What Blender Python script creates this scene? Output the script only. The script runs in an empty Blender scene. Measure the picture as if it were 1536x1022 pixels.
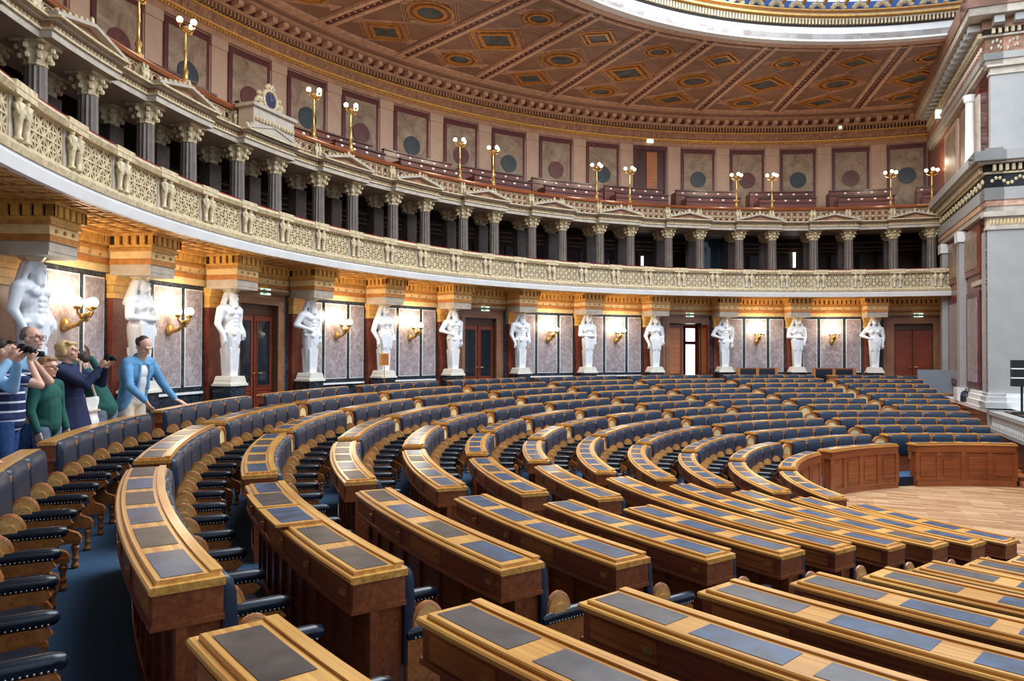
import bpy, bmesh, math, random
from mathutils import Vector, Matrix
random.seed(7)
sin, cos, pi, rad = math.sin, math.cos, math.pi, math.radians
SC = bpy.context.scene
COL = SC.collection
CZ = 3.15                       # camera height above the parquet
CAM = (-10.63, -11.672, CZ)

# ------------------------------------------------------------------ materials
MATS = {}
def lin(c):
    return tuple(((x/255)/12.92 if x/255 <= .04045 else ((x/255+.055)/1.055)**2.4) for x in c)
def new_mat(name):
    m = bpy.data.materials.new(name); m.use_nodes = True
    nt = m.node_tree
    b = nt.nodes['Principled BSDF']
    return m, nt, b
def coords(nt, scale=(1, 1, 1), space='Object'):
    tc = nt.nodes.new('ShaderNodeTexCoord'); mp = nt.nodes.new('ShaderNodeMapping')
    mp.inputs['Scale'].default_value = scale
    nt.links.new(tc.outputs[space], mp.inputs['Vector'])
    return mp.outputs['Vector']
def world_pos(nt, scale=(1, 1, 1)):
    g = nt.nodes.new('ShaderNodeNewGeometry'); mp = nt.nodes.new('ShaderNodeMapping')
    mp.inputs['Scale'].default_value = scale
    nt.links.new(g.outputs['Position'], mp.inputs['Vector'])
    return mp.outputs['Vector']
def polar(nt, sr=1, st=1, sz=1):
    """position as (radius, angle, height) about the hall's centre"""
    g = nt.nodes.new('ShaderNodeNewGeometry'); s = nt.nodes.new('ShaderNodeSeparateXYZ')
    nt.links.new(g.outputs['Position'], s.inputs[0])
    def mth(op, a, b=None):
        n = nt.nodes.new('ShaderNodeMath'); n.operation = op
        for i, v in enumerate((a, b)):
            if v is None: continue
            if isinstance(v, (int, float)): n.inputs[i].default_value = v
            else: nt.links.new(v, n.inputs[i])
        return n.outputs[0]
    x, y, z = s.outputs
    r = mth('SQRT', mth('ADD', mth('MULTIPLY', x, x), mth('MULTIPLY', y, y)))
    t = mth('MULTIPLY', mth('ARCTAN2', mth('MULTIPLY', y, -1), mth('MULTIPLY', x, -1)), st)
    c = nt.nodes.new('ShaderNodeCombineXYZ')
    nt.links.new(mth('MULTIPLY', r, sr), c.inputs[0]); nt.links.new(t, c.inputs[1]); nt.links.new(mth('MULTIPLY', z, sz), c.inputs[2])
    return c.outputs[0]
def ramp(nt, fac, stops):
    r = nt.nodes.new('ShaderNodeValToRGB')
    e = r.color_ramp.elements
    e[0].position, e[1].position = stops[0][0], stops[-1][0]
    e[0].color = lin(stops[0][1])+(1,); e[1].color = lin(stops[-1][1])+(1,)
    for p, c in stops[1:-1]:
        n = e.new(p); n.color = lin(c)+(1,)
    nt.links.new(fac, r.inputs['Fac'])
    return r.outputs['Color']
def noise(nt, vec, scale, detail=4, rough=.55, dist=0.):
    n = nt.nodes.new('ShaderNodeTexNoise')
    n.inputs['Scale'].default_value = scale; n.inputs['Detail'].default_value = detail
    n.inputs['Roughness'].default_value = rough; n.inputs['Distortion'].default_value = dist
    nt.links.new(vec, n.inputs['Vector'])
    return n.outputs['Fac']
def bump(nt, b, fac, strength=.2, dist=.01):
    n = nt.nodes.new('ShaderNodeBump'); n.inputs['Strength'].default_value = strength; n.inputs['Distance'].default_value = dist
    nt.links.new(fac, n.inputs['Height']); nt.links.new(n.outputs['Normal'], b.inputs['Normal'])
def plain(name, c, rough=.5, metal=0., vary=.12, scale=6., spec=.5):
    m, nt, b = new_mat(name)
    f = noise(nt, world_pos(nt), scale)
    lo = tuple(max(0, v*(1-vary)) for v in c); hi = tuple(min(255, v*(1+vary)) for v in c)
    nt.links.new(ramp(nt, f, [(.3, lo), (.7, hi)]), b.inputs['Base Color'])
    b.inputs['Roughness'].default_value = rough; b.inputs['Metallic'].default_value = metal
    b.inputs['Specular IOR Level'].default_value = spec
    MATS[name] = m; return m
def wood(name, c1, c2, rough=.3, st=3., coat=.15):
    m, nt, b = new_mat(name)
    v = polar(nt, 26, st, 26)
    f = noise(nt, v, 1.3, 5, .6, .8)
    g = noise(nt, world_pos(nt), 1.6, 2)
    mx = nt.nodes.new('ShaderNodeMath'); mx.operation = 'MULTIPLY_ADD'
    nt.links.new(g, mx.inputs[0]); mx.inputs[1].default_value = .45; nt.links.new(f, mx.inputs[2])
    nt.links.new(ramp(nt, mx.outputs[0], [(.5, c1), (.95, c2)]), b.inputs['Base Color'])
    b.inputs['Roughness'].default_value = rough
    b.inputs['Coat Weight'].default_value = coat; b.inputs['Coat Roughness'].default_value = .2
    bump(nt, b, f, .08, .004)
    MATS[name] = m; return m
def marble(name, stops, scale=1.5, rough=.25, vein=None, spec=.5):
    m, nt, b = new_mat(name)
    v = world_pos(nt)
    f = noise(nt, v, scale, 8, .65, 1.2)
    col = ramp(nt, f, stops)
    if vein:
        w = noise(nt, v, scale*1.7, 6, .6, 2.5)
        a = nt.nodes.new('ShaderNodeMath'); a.operation = 'SUBTRACT'; a.inputs[1].default_value = .5; nt.links.new(w, a.inputs[0])
        a2 = nt.nodes.new('ShaderNodeMath'); a2.operation = 'ABSOLUTE'; nt.links.new(a.outputs[0], a2.inputs[0])
        mr = nt.nodes.new('ShaderNodeMapRange'); mr.inputs[1].default_value = 0; mr.inputs[2].default_value = .02
        mr.inputs[3].default_value = .55; mr.inputs[4].default_value = 0; nt.links.new(a2.outputs[0], mr.inputs[0])
        mi = nt.nodes.new('ShaderNodeMix'); mi.data_type = 'RGBA'
        nt.links.new(mr.outputs[0], mi.inputs[0]); nt.links.new(col, mi.inputs[6]); mi.inputs[7].default_value = lin(vein)+(1,)
        col = mi.outputs[2]
    nt.links.new(col, b.inputs['Base Color'])
    b.inputs['Roughness'].default_value = rough; b.inputs['Specular IOR Level'].default_value = spec
    MATS[name] = m; return m
def glow(name, c, s):
    m, nt, b = new_mat(name)
    b.inputs['Base Color'].default_value = lin(c)+(1,); b.inputs['Emission Color'].default_value = lin(c)+(1,)
    b.inputs['Emission Strength'].default_value = s
    MATS[name] = m; return m
M = MATS
wood('honey', (184, 114, 44), (244, 186, 96), .28, 3., .3)
wood('wing_wood', (214, 148, 76), (246, 194, 120), .4, 3.)
wood('door_frame', (112, 70, 46), (156, 108, 76), .4, 3.)
wood('brown', (108, 54, 28), (166, 92, 50), .36, 3.)
wood('post', (138, 76, 34), (204, 130, 66), .36, 3.)
wood('dark_wood', (52, 26, 18), (84, 44, 28), .4, 3.)
wood('door_wood', (96, 36, 22), (140, 62, 38), .35, 3.)
wood('stall_wood', (82, 34, 26), (118, 56, 42), .35, 3.)
wood('step_wood', (150, 84, 46), (196, 122, 72), .45, 3.)
wood('ceiling_wood', (110, 76, 60), (162, 120, 98), .6, 2., 0.)
plain('rib_red', (92, 42, 42), .5)
plain('rib_edge', (204, 160, 132), .5)
plain('ceiling_gold', (196, 132, 62), .42, .35)
plain('slate', (70, 74, 78), .5, 0, .35, 3)
plain('pad', (42, 66, 94), .3, 0, .35, 9, .9)  # pad leather with the skylight's blue reflection put into its colour
plain('pad_brown', (62, 54, 54), .36, 0, .35, 9, .8)  # brownish pad leather, warm gallery reflection put into the colour
plain('leather', (31, 43, 60), .38, 0, .2, 14)
plain('arm_leather', (22, 28, 38), .28, 0, .2, 14)
plain('stud', (210, 205, 195), .25, .8)
plain('brass', (206, 166, 98), .32, .75)
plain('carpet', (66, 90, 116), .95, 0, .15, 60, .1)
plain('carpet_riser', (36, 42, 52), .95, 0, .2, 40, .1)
marble('statue', [(.3, (226, 228, 230)), (.7, (246, 246, 244))], 2., .42)
marble('plinth_white', [(.3, (226, 216, 198)), (.7, (244, 236, 220))], 2., .4)
marble('dark_marble', [(.35, (20, 26, 32)), (.65, (48, 56, 66))], 3., .22, (120, 130, 140))
marble('panel_marble', [(.32, (122, 106, 106)), (.5, (156, 140, 140)), (.66, (188, 176, 174))], 6., .28, (222, 216, 212))
marble('red_marble', [(.3, (96, 42, 30)), (.7, (140, 72, 54))], 2., .28, (170, 110, 90))
marble('upper_marble', [(.3, (112, 92, 76)), (.5, (152, 128, 104)), (.7, (176, 154, 130))], 1.6, .45, (84, 68, 56))
marble('upper_beige', [(.3, (184, 150, 126)), (.7, (198, 166, 142))], 1., .5)
marble('grey_marble', [(.3, (158, 154, 148)), (.7, (168, 164, 158))], 1.2, .5)
marble('column_marble', [(.3, (88, 74, 64)), (.7, (118, 102, 90))], 3., .45)
marble('pier_marble', [(.3, (54, 44, 40)), (.7, (84, 70, 62))], 3., .4)
marble('purple_marble', [(.3, (74, 34, 42)), (.7, (122, 70, 76))], 2., .35)
plain('frame_red', (92, 44, 44), .4)
plain('disc_green', (52, 62, 66), .35)
plain('disc_red', (96, 52, 50), .35)
plain('white_trim', (236, 233, 228), .5, 0, .03, 2)
plain('cream', (232, 200, 140), .5, 0, .08, 4)
plain('gold_cream', (204, 184, 146), .45, .05, .14, 12)
plain('gold', (200, 150, 86), .4, .25, .14, 16)
plain('ochre', (222, 172, 88), .5, 0, .1, 8)
plain('orange_band', (186, 122, 60), .5, 0, .12, 8)
plain('soffit', (214, 184, 142), .55, 0, .08, 8)
plain('frieze', (160, 116, 88), .55, 0, .16, 5)
plain('cornice', (176, 134, 106), .55, 0, .1, 5)
plain('stone_cornice', (186, 172, 154), .5, 0, .08, 5)
plain('dentil_dark', (36, 22, 14), .7)
plain('velvet', (120, 22, 34), .9)
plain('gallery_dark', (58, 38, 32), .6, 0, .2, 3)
plain('black', (18, 18, 20), .5)
plain('grey_board', (128, 134, 140), .5, 0, .02, 1)
plain('glass_dark', (30, 38, 44), .06)
plain('clock_blue', (24, 34, 72), .3)
glow('globe', (255, 226, 180), 9.)
glow('globe_small', (255, 220, 170), 7.)
glow('sign_green', (120, 200, 160), .7)
glow('sign_white', (220, 240, 225), .9)
glow('daylight', (255, 250, 250), 3.2)
glow('sky_glass', (206, 226, 246), 1.7)
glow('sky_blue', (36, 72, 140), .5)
def parquet():
    m, nt, b = new_mat('parquet')
    v = world_pos(nt)
    br = nt.nodes.new('ShaderNodeTexBrick')
    mp = nt.nodes.new('ShaderNodeMapping'); mp.inputs['Rotation'].default_value = (0, 0, rad(24)); nt.links.new(v, mp.inputs['Vector'])
    nt.links.new(mp.outputs['Vector'], br.inputs['Vector'])
    br.inputs['Scale'].default_value = 1.; br.inputs['Brick Width'].default_value = .62; br.inputs['Row Height'].default_value = .12
    br.inputs['Mortar Size'].default_value = .004; br.inputs['Bias'].default_value = 0.
    br.inputs['Color1'].default_value = lin((204, 164, 122))+(1,); br.inputs['Color2'].default_value = lin((160, 112, 74))+(1,)
    br.inputs['Mortar'].default_value = lin((136, 98, 66))+(1,)
    nt.links.new(br.outputs['Color'], b.inputs['Base Color']); b.inputs['Roughness'].default_value = .42
    MATS['parquet'] = m
parquet()

# ------------------------------------------------------------------ mesh helpers
class MB:
    def __init__(s): s.v = []; s.f = []; s.mi = []; s.m = 0
    def quad(s, *p):
        n = len(s.v); s.v += [tuple(q) for q in p]; s.f.append(tuple(range(n, n+len(p)))); s.mi.append(s.m)
    def face(s, idx): s.f.append(tuple(idx)); s.mi.append(s.m)
    def box(s, x0, x1, y0, y1, z0, z1, mat=None):
        P = [(x, y, z) for z in (z0, z1) for y in (y0, y1) for x in (x0, x1)]
        if mat is not None: P = [tuple(mat @ Vector(p)) for p in P]
        n = len(s.v); s.v += P
        for f in ((0, 2, 3, 1), (4, 5, 7, 6), (0, 1, 5, 4), (2, 6, 7, 3), (0, 4, 6, 2), (1, 3, 7, 5)): s.face([n+i for i in f])
    def bar(s, a, b, w, h=None):
        a, b = Vector(a), Vector(b); d = b-a; L = d.length
        if L < 1e-6: return
        q = d.to_track_quat('X', 'Z').to_matrix().to_4x4(); q.translation = a
        h = h or w
        s.box(0, L, -w/2, w/2, -h/2, h/2, q)
    def tube(s, pts, r, n=8, close=True):
        pts = [Vector(p) for p in pts]; R = r if isinstance(r, (list, tuple)) else [r]*len(pts)
        rings = []
        for i, p in enumerate(pts):
            t = (pts[min(i+1, len(pts)-1)]-pts[max(i-1, 0)])
            t = t.normalized() if t.length > 1e-9 else Vector((0, 0, 1))
            q = t.to_track_quat('Z', 'Y')
            base = len(s.v)
            for k in range(n):
                s.v.append(tuple(p+q @ Vector((R[i]*cos(2*pi*k/n), R[i]*sin(2*pi*k/n), 0))))
            rings.append(base)
        for a, b in zip(rings, rings[1:]):
            for k in range(n): s.face((a+k, a+(k+1) % n, b+(k+1) % n, b+k))
        if close:
            s.face([rings[0]+k for k in range(n)][::-1]); s.face([rings[-1]+k for k in range(n)])
    def lathe(s, prof, c=(0, 0, 0), n=16, flute=0., sq=0):
        rings = []
        for r, z in prof:
            b = len(s.v); rings.append(b)
            for k in range(n):
                rr = r*(1-flute*(k % 2)) if r > 0 else 0
                a = 2*pi*(k+.5*sq)/n
                s.v.append((c[0]+rr*cos(a), c[1]+rr*sin(a), c[2]+z))
        for a, b in zip(rings, rings[1:]):
            for k in range(n): s.face((a+k, a+(k+1) % n, b+(k+1) % n, b+k))
        s.face([rings[0]+k for k in range(n)][::-1]); s.face([rings[-1]+k for k in range(n)])
    def ball(s, c, r, n=10, m=6):
        r = r if isinstance(r, tuple) else (r, r, r)
        rings = []
        for i in range(m+1):
            a = -pi/2+pi*i/m; b = len(s.v); rings.append(b)
            for k in range(n):
                t = 2*pi*k/n
                s.v.append((c[0]+r[0]*cos(a)*cos(t), c[1]+r[1]*cos(a)*sin(t), c[2]+r[2]*sin(a)))
        for a, b in zip(rings, rings[1:]):
            for k in range(n): s.face((a+k, a+(k+1) % n, b+(k+1) % n, b+k))
    def prism(s, poly, y0, y1, mat=None):
        """polygon in the xz plane, extruded along y"""
        n = len(poly); b = len(s.v)
        for y in (y0, y1):
            for x, z in poly:
                p = Vector((x, y, z)); p = mat @ p if mat is not None else p
                s.v.append(tuple(p))
        s.face(range(b, b+n)); s.face(list(range(b+n, b+2*n))[::-1])
        for i in range(n): s.face((b+i, b+n+i, b+n+(i+1) % n, b+(i+1) % n))
    def ring(s, prof, t0, t1, step=1.2, caps=True, close=True):
        """closed profile of (r,z) swept round the hall's axis from angle t0 to t1 (degrees)"""
        n = max(1, int(math.ceil(abs(t1-t0)/step))); m = len(prof); b = len(s.v)
        for i in range(n+1):
            t = rad(t0+(t1-t0)*i/n); c, d = cos(t), sin(t)
            for r, z in prof: s.v.append((r*c, r*d, z))
        for i in range(n):
            for k in range(m if close else m-1):
                s.face((b+i*m+k, b+i*m+(k+1) % m, b+(i+1)*m+(k+1) % m, b+(i+1)*m+k))
        if caps and close:
            s.face([b+k for k in range(m)][::-1]); s.face([b+n*m+k for k in range(m)])
    def pbox(s, r0, r1, t0, t1, z0, z1, step=1.2):
        s.ring([(r0, z0), (r1, z0), (r1, z1), (r0, z1)], t0, t1, step)
    def torus(s, mat, R, r, n=14, m=5):
        b = len(s.v)
        for i in range(n):
            a = 2*pi*i/n
            for j in range(m):
                q = 2*pi*j/m
                s.v.append(tuple(mat @ Vector(((R+r*cos(q))*cos(a), (R+r*cos(q))*sin(a), r*sin(q)))))
        for i in range(n):
            for j in range(m):
                s.face((b+i*m+j, b+i*m+(j+1) % m, b+((i+1) % n)*m+(j+1) % m, b+((i+1) % n)*m+j))
    def mesh(s, name, mats, smooth=False, off=(0, 0, 0)):
        me = bpy.data.meshes.new(name)
        o = Vector(off)
        me.from_pydata([tuple(Vector(v)-o) for v in s.v] if o.length else s.v, [], s.f)
        for m in (mats if isinstance(mats, (list, tuple)) else [mats]): me.materials.append(m)
        if any(s.mi): me.polygons.foreach_set('material_index', s.mi)
        if smooth: me.polygons.foreach_set('use_smooth', [True]*len(s.f))
        bm = bmesh.new(); bm.from_mesh(me); bmesh.ops.recalc_face_normals(bm, faces=bm.faces); bm.to_mesh(me); bm.free()
        me.update()
        return me
def link(name, me, parent=None, loc=None, rotz=0.):
    o = bpy.data.objects.new(name, me); COL.objects.link(o)
    if parent is not None: o.parent = parent
    if loc is not None: o.location = loc
    if rotz: o.rotation_euler[2] = rotz
    return o
def part(name, mb, mats, parent, smooth=False):
    """mesh whose vertices are in world space, made a child of parent (parent unrotated)"""
    off = Vector((0, 0, 0)); q = parent
    while q is not None: off = off+q.location; q = q.parent
    return link(name, mb.mesh(name, mats, smooth, off), parent)
def tag(o, label, cat, group=None):
    o['label'] = label; o['category'] = cat
    if group: o['group'] = group
    return o
def thing(name, label, cat, loc=(0, 0, 0), group=None, rotz=0.):
    o = bpy.data.objects.new(name, None); COL.objects.link(o); o.empty_display_size = .1
    o.location = loc; o.rotation_euler[2] = rotz
    return tag(o, label, cat, group)
def struct(name, mb, mats, smooth=False, parent=None):
    o = part(name, mb, mats, parent, smooth)
    if parent is None: o['kind'] = 'structure'
    return o
def auto_smooth(me, ang=40):
    me.polygons.foreach_set('use_smooth', [True]*len(me.polygons))
    try: me.set_sharp_from_angle(angle=rad(ang))
    except Exception: pass
    return me
ORD = ['zeroth', 'first', 'second', 'third', 'fourth', 'fifth', 'sixth', 'seventh', 'eighth', 'ninth', 'tenth', 'eleventh', 'twelfth', 'thirteenth', 'fourteenth', 'fifteenth',
       'sixteenth', 'seventeenth', 'eighteenth', 'nineteenth', 'twentieth', 'twenty-first', 'twenty-second', 'twenty-third', 'twenty-fourth', 'twenty-fifth', 'twenty-sixth', 'twenty-seventh', 'twenty-eighth', 'twenty-ninth', 'thirtieth']
def P(R, t, z=0.): return (R*cos(rad(t)), R*sin(rad(t)), z)
def frame_at(R, t, z):
    """local x = tangential (increasing angle), y = outward, z up"""
    a = rad(t); m = Matrix.Translation(P(R, t, z)) @ Matrix.Rotation(a-pi/2, 4, 'Z')
    return m
# in frame_at: local +y is radial outward, +x is clockwise tangential (towards smaller angle)

BAY = 9.47
ST = [172.79-BAY*i for i in range(-3, 11)]           # statue angles (the last: 78.08)
MID = [t+BAY/2 for t in ST]+[ST[-1]-BAY/2]           # bay middles
T0, T1 = 68.6, 249.
AX = 69.                                            # direction of the straight end wall
NV = (sin(rad(AX)), -cos(rad(AX))); UV = (cos(rad(AX)), sin(rad(AX)))
def W(t, d, z=0.): return (t*UV[0]+d*NV[0], t*UV[1]+d*NV[1], z)
WM = Matrix(((UV[0], NV[0], 0, 0), (UV[1], NV[1], 0, 0), (0, 0, 1, 0), (0, 0, 0, 1)))   # (t,d,z) -> world
F_TOP = 1.517
def zk(k): return CZ-.853-.118*k
def Rk(k): return 15.77-.885*k
def fk(k): return F_TOP if k < 0 else (zk(k)-.9 if k < 11 else 0.)

# ------------------------------------------------------------------ floors
m = MB(); m.box(-22, 12, -22, 22, -.3, 0); struct('floor', m, M['parquet'])
m = MB(); mr = MB()
prev = 18.4
for k in range(-1, 11):
    r_in = Rk(k+1)-.16
    z = fk(k)
    m.ring([(r_in, z-.02), (prev, z-.02), (prev, z), (r_in, z)], T0, T1, 2.)
    zn = fk(k+1)
    if k < 10 or True:
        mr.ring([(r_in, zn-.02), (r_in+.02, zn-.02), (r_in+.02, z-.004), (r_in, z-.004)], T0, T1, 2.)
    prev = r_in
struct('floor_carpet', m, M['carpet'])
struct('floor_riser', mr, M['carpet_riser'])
# wooden steps beside the straight wall
T_END = [75.0, 75.05, 75.2, 75.3, 75.6, 75.9, 76.1, 76.2, 76.5, 76.9, 77.4, 77.8]
m = MB()
for k in range(-1, 11):
    r_in, r_out = Rk(k+1)-.16, (Rk(k)-.16 if k >= 0 else 17.6)
    z = fk(k); zn = fk(k+1); te = T_END[max(0, k)]-.1
    if k >= 0:
        m.ring([(r_in, z-.1), (r_out, z-.1), (r_out, z+.012), (r_in-.03, z+.012), (r_in-.03, z-.02), (r_in, z-.02)], T0-2.5, te, 2.)
        m.ring([(r_in-.34, zn-.1), (r_in, zn-.1), (r_in, (z+zn)/2+.012), (r_in-.34, (z+zn)/2+.012)], T0-2.5, te, 2.)
struct('floor_stairs', m, M['step_wood'])

# ------------------------------------------------------------------ lower wall
ZS = CZ+2.14                                         # gallery soffit
DOORS = {}
def is_door(c): return any(abs(c-d) < 1 for d in (158.58, 130.17, 101.76, 73.35, 186.99, 215.4))
RW = 18.3
m = MB()
for c in MID:
    if c > 222: continue
    a, b = c-BAY/2, c+BAY/2
    if abs(c-101.76) < 1 or is_door(c):
        m.pbox(RW, RW+.5, a, c-2.2, F_TOP-.05, ZS); m.pbox(RW, RW+.5, c+2.2, b, F_TOP-.05, ZS); m.pbox(RW, RW+.5, c-2.2, c+2.2, CZ+1.12, ZS)
    else: m.pbox(RW, RW+.5, a, b, F_TOP-.05, ZS)
m.pbox(RW, RW+.5, 220.2, T1, F_TOP-.05, ZS)
wall = struct('wall_lower', m, M['red_marble'])
mdark, mred, mgold = MB(), MB(), MB()
for c in MID:
    if c > 200: continue
    if not is_door(c):
        mdark.pbox(RW-.05, RW+.02, c-3.8, c+3.8, F_TOP, CZ-.9); mdark.pbox(RW-.04, RW+.02, c-3.75, c+3.75, CZ-.93, CZ+1.52)
        pm = MB()
        for lo, hi in ((-1.36, 1.36), (1.74, 3.5), (-3.5, -1.74)):
            w, p = MB(), MB()
            w.pbox(RW-.055, RW-.03, c+lo, c+hi, CZ-.82, CZ+1.32)
            p.pbox(RW-.062, RW-.05, c+lo+.07, c+hi-.07, CZ-.795, CZ+1.295)
            part('panel_border', w, M['white_trim'], wall); part('marble_panel', p, M['panel_marble'], wall)
        w = MB(); w.pbox(RW-.1, RW-.05, c-3.5, c+3.5, CZ-.98, CZ-.93); part('panel_sill', w, M['white_trim'], wall)
    else:
        for s in (-1, 1):
            lo, hi = sorted((c+s*3.75, c+s*3.35))
            mdark.pbox(RW-.03, RW+.02, lo, hi, F_TOP, CZ+1.42)
            w = MB(); lo, hi = sorted((c+s*3.3, c+s*2.85)); w.pbox(RW-.05, RW-.0, lo, hi, F_TOP+.6, CZ+1.25); part('marble_panel', w, M['panel_marble'], wall)
for t in ST:
    if t > 205: continue
    mred.pbox(RW-.14, RW+.02, t-.86, t+.86, F_TOP, CZ+.95)
    for z0, z1, e in ((.95, 1.05, .05), (1.05, 1.2, .02), (1.2, 1.28, .06), (1.28, 1.4, .1)):
        mgold.pbox(RW-.14-e, RW, t-.86-e*2, t+.86+e*2, CZ+z0, CZ+z1)
mline = MB()
for t in ST:
    if t < 205:
        for z0 in (1.045, 1.19): mline.pbox(RW-.18, RW, t-.9, t+.9, CZ+z0, CZ+z0+.02)
part('capital_lines', mline, M['orange_band'], wall)
part('panel_backing', mdark, M['dark_marble'], wall)
part('pilaster', mred, M['red_marble'], wall); part('pilaster_capital', mgold, M['ochre'], wall)

# lower entablature
def entab(m, r, t0, t1, z0, step=1.2):
    """profile bands between architrave and soffit: list of (z from, z to, projection)"""
    pass
BANDS = [(1.42, 1.56, .06, 'cream'), (1.56, 1.66, .09, 'orange_band'), (1.66, 1.80, .07, 'cream'), (1.80, 1.86, .12, 'gold'), (1.86, 1.92, .1, 'ochre'), (1.92, 2.08, .09, 'dentil_dark'), (2.08, 2.14, .24, 'ochre')]
bm_ = {}
for z0, z1, e, mt in BANDS:
    b = bm_.setdefault(mt, MB())
    b.pbox(RW-e, RW+.02, T0, 222, CZ+z0, CZ+z1)
trim = struct('trim_1', bm_.pop('cream'), M['cream'])
for mt, b in bm_.items(): part('entablature_band', b, M[mt], trim)
b = MB(); t = T0+.15
while t < 205:
    b.pbox(RW-.16, RW-.08, t, t+.36, CZ+1.92, CZ+2.08); t += .54
part('dentil_course', b, M['ochre'], trim)
b = MB(); t = T0+.5
while t < 205:
    mm = frame_at(RW-.075, t, CZ+1.73); b.box(-.02, .02, -.02, 0, -.02, .02, mm); t += .95
part('frieze_rosettes', b, M['orange_band'], trim)
# projecting blocks over the statues
blk = {}
def bx(mt, *a): blk.setdefault(mt, MB()).box(*a)
for z0, z1, e, mt in BANDS:
    mt2 = 'stone_cornice' if mt == 'cream' and z0 < 1.5 else mt
    bx(mt2, -.33-e*.7, .33+e*.7, -.46-e*.8, .3, z0-1.36, z1-1.36)
bx('stone_cornice', -.38, .38, -.5, .3, -.0, .06)
for i in range(6):
    x = -.46+i*.164
    bx('ochre', x, x+.1, -.6, -.5, 1.92-1.36, 2.08-1.36)
for i in range(5):
    y = -.6+i*.164
    for s in (-1, 1): bx('ochre', *sorted((s*.39, s*.46)), y, y+.1, 1.92-1.36, 2.08-1.36)
for x in (-.22, 0, .22): bx('orange_band', x-.025, x+.025, -.54, -.5, .34, .39)
blk_me = {k: v.mesh('bearing_block', M[k]) for k, v in blk.items()}
for t in ST:
    if t > 195: continue
    root = None
    for k, me in blk_me.items():
        o = link('bearing_block', me, trim); o.matrix_world = frame_at(17.85, t, CZ+1.36)
# soffit, fascia, ledge, gallery floor
m = MB(); m.pbox(16.8, RW+.4, T0, T1, ZS, ZS+.06); soff = struct('ceiling_soffit', m, M['soffit'])
m = MB()
t = T0+.3
while t < 215:
    m.pbox(16.85, RW-.25, t-.06, t+.06, ZS-.035, ZS); t += 1.578
for r in (16.9, 17.25, 17.6, 17.95): m.pbox(r-.02, r+.02, T0, 215, ZS-.03, ZS)
part('soffit_lattice', m, M['gold'], soff)
m = MB()
t = T0+.3
while t < 215:
    for r in (17.07, 17.42, 17.77):
        for a in (.4, 1.18): m.pbox(r-.07, r+.07, t+a-.22, t+a+.22, ZS-.02, ZS)
    t += 1.578
part('soffit_rosettes', m, M['ochre'], soff)
m = MB(); m.ring([(16.78, ZS-.02), (16.95, ZS-.02), (16.95, ZS+.17), (16.74, ZS+.17), (16.74, ZS+.12)], T0, T1); tf = struct('trim_2', m, M['white_trim'])
m = MB(); m.ring([(16.72, ZS+.17), (16.95, ZS+.17), (16.95, ZS+.32), (16.76, ZS+.32), (16.70, ZS+.25)], T0, T1); part('gilt_ledge', m, M['gold_cream'], tf)
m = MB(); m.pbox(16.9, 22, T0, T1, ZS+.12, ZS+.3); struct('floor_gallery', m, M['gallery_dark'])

# ------------------------------------------------------------------ balustrades
def cyl_bend(mb, R, z):
    """flat mesh (x tangential metres, y outward, z) bent onto radius R about the hall's axis; local angle 0 = +Y axis"""
    out = []
    for x, y, zz in mb.v:
        a = x/R; r = R+y
        out.append((r*sin(a), r*cos(a), z+zz))
    mb.v = out; return mb
def panel_flat(w, h, nx, nz, bar, star=True):
    b = MB(); cw, ch = w/nx, h/nz; e = .016
    for i in range(nx+1): x = -w/2+i*cw; b.box(x-bar/2, x+bar/2, -e, e, -h/2, h/2)
    for j in range(nz+1): z = -h/2+j*ch; b.box(-w/2, w/2, -e, e, z-bar/2, z+bar/2)
    for i in range(nx):
        for j in range(nz):
            cx, cz = -w/2+(i+.5)*cw, -h/2+(j+.5)*ch
            if star:
                b.bar((cx-cw/2, 0, cz-ch/2), (cx+cw/2, 0, cz+ch/2), bar, .03); b.bar((cx-cw/2, 0, cz+ch/2), (cx+cw/2, 0, cz-ch/2), bar, .03)
                b.bar((cx-cw/2, 0, cz), (cx+cw/2, 0, cz), bar*.8, .03); b.bar((cx, 0, cz-ch/2), (cx, 0, cz+ch/2), bar*.8, .03)
            if star != 2: b.torus(Matrix.Translation((cx, 0, cz)) @ Matrix.Rotation(pi/2, 4, 'X'), min(cw, ch)*(.27 if star else .36), bar*.5, 12, 4)
    return b
PW = 4.735
def bal_angles(first, last):
    t = 71.47; out = []
    while t < last: out.append(t); t += PW
    return out
tb = tag(bpy.data.objects.new('gallery_balustrade', None), 'long gilt lattice balustrade of the lower gallery with pairs of small figures', 'balustrade'); COL.objects.link(tb)
pf = cyl_bend(panel_flat(.93, .5, 4, 2, .028, 2), 16.84, CZ+2.74).mesh('lattice_panel', M['gold_cream'])
fr = MB()
def figure(b, x, y, z, h, s=1):
    b.lathe([(.05*s, 0), (.05*s, .05*h), (.03*s, .1*h), (.045*s, .45*h), (.06*s, .55*h), (.045*s, .66*h), (.07*s, .8*h), (.03*s, .86*h)], (x, y, z), 8)
    b.ball((x, y, z+.93*h), (.036*s, .04*s, .055*s), 8, 5)
    b.bar((x-.06*s, y, z+.78*h), (x-.05*s, y-.03, z+.52*h), .03*s); b.bar((x+.06*s, y, z+.78*h), (x+.05*s, y-.03, z+.52*h), .03*s)
fr.box(-.22, .22, -.03, .08, 2.46, 3.02)
po = cyl_bend(fr, 16.84, CZ).mesh('post', M['stone_cornice'])
fr = MB(); figure(fr, -.1, -.08, 2.47, .54, 1.15); figure(fr, .1, -.08, 2.47, .54, 1.15)
ff = cyl_bend(fr, 16.84, CZ).mesh('figure_pair', M['gold_cream'], True)
fr = MB(); fr.box(-.27, .27, -.13, .1, 2.99, 3.155); cap = cyl_bend(fr, 16.84, CZ).mesh('post_cap', M['gold_cream'])
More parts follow.
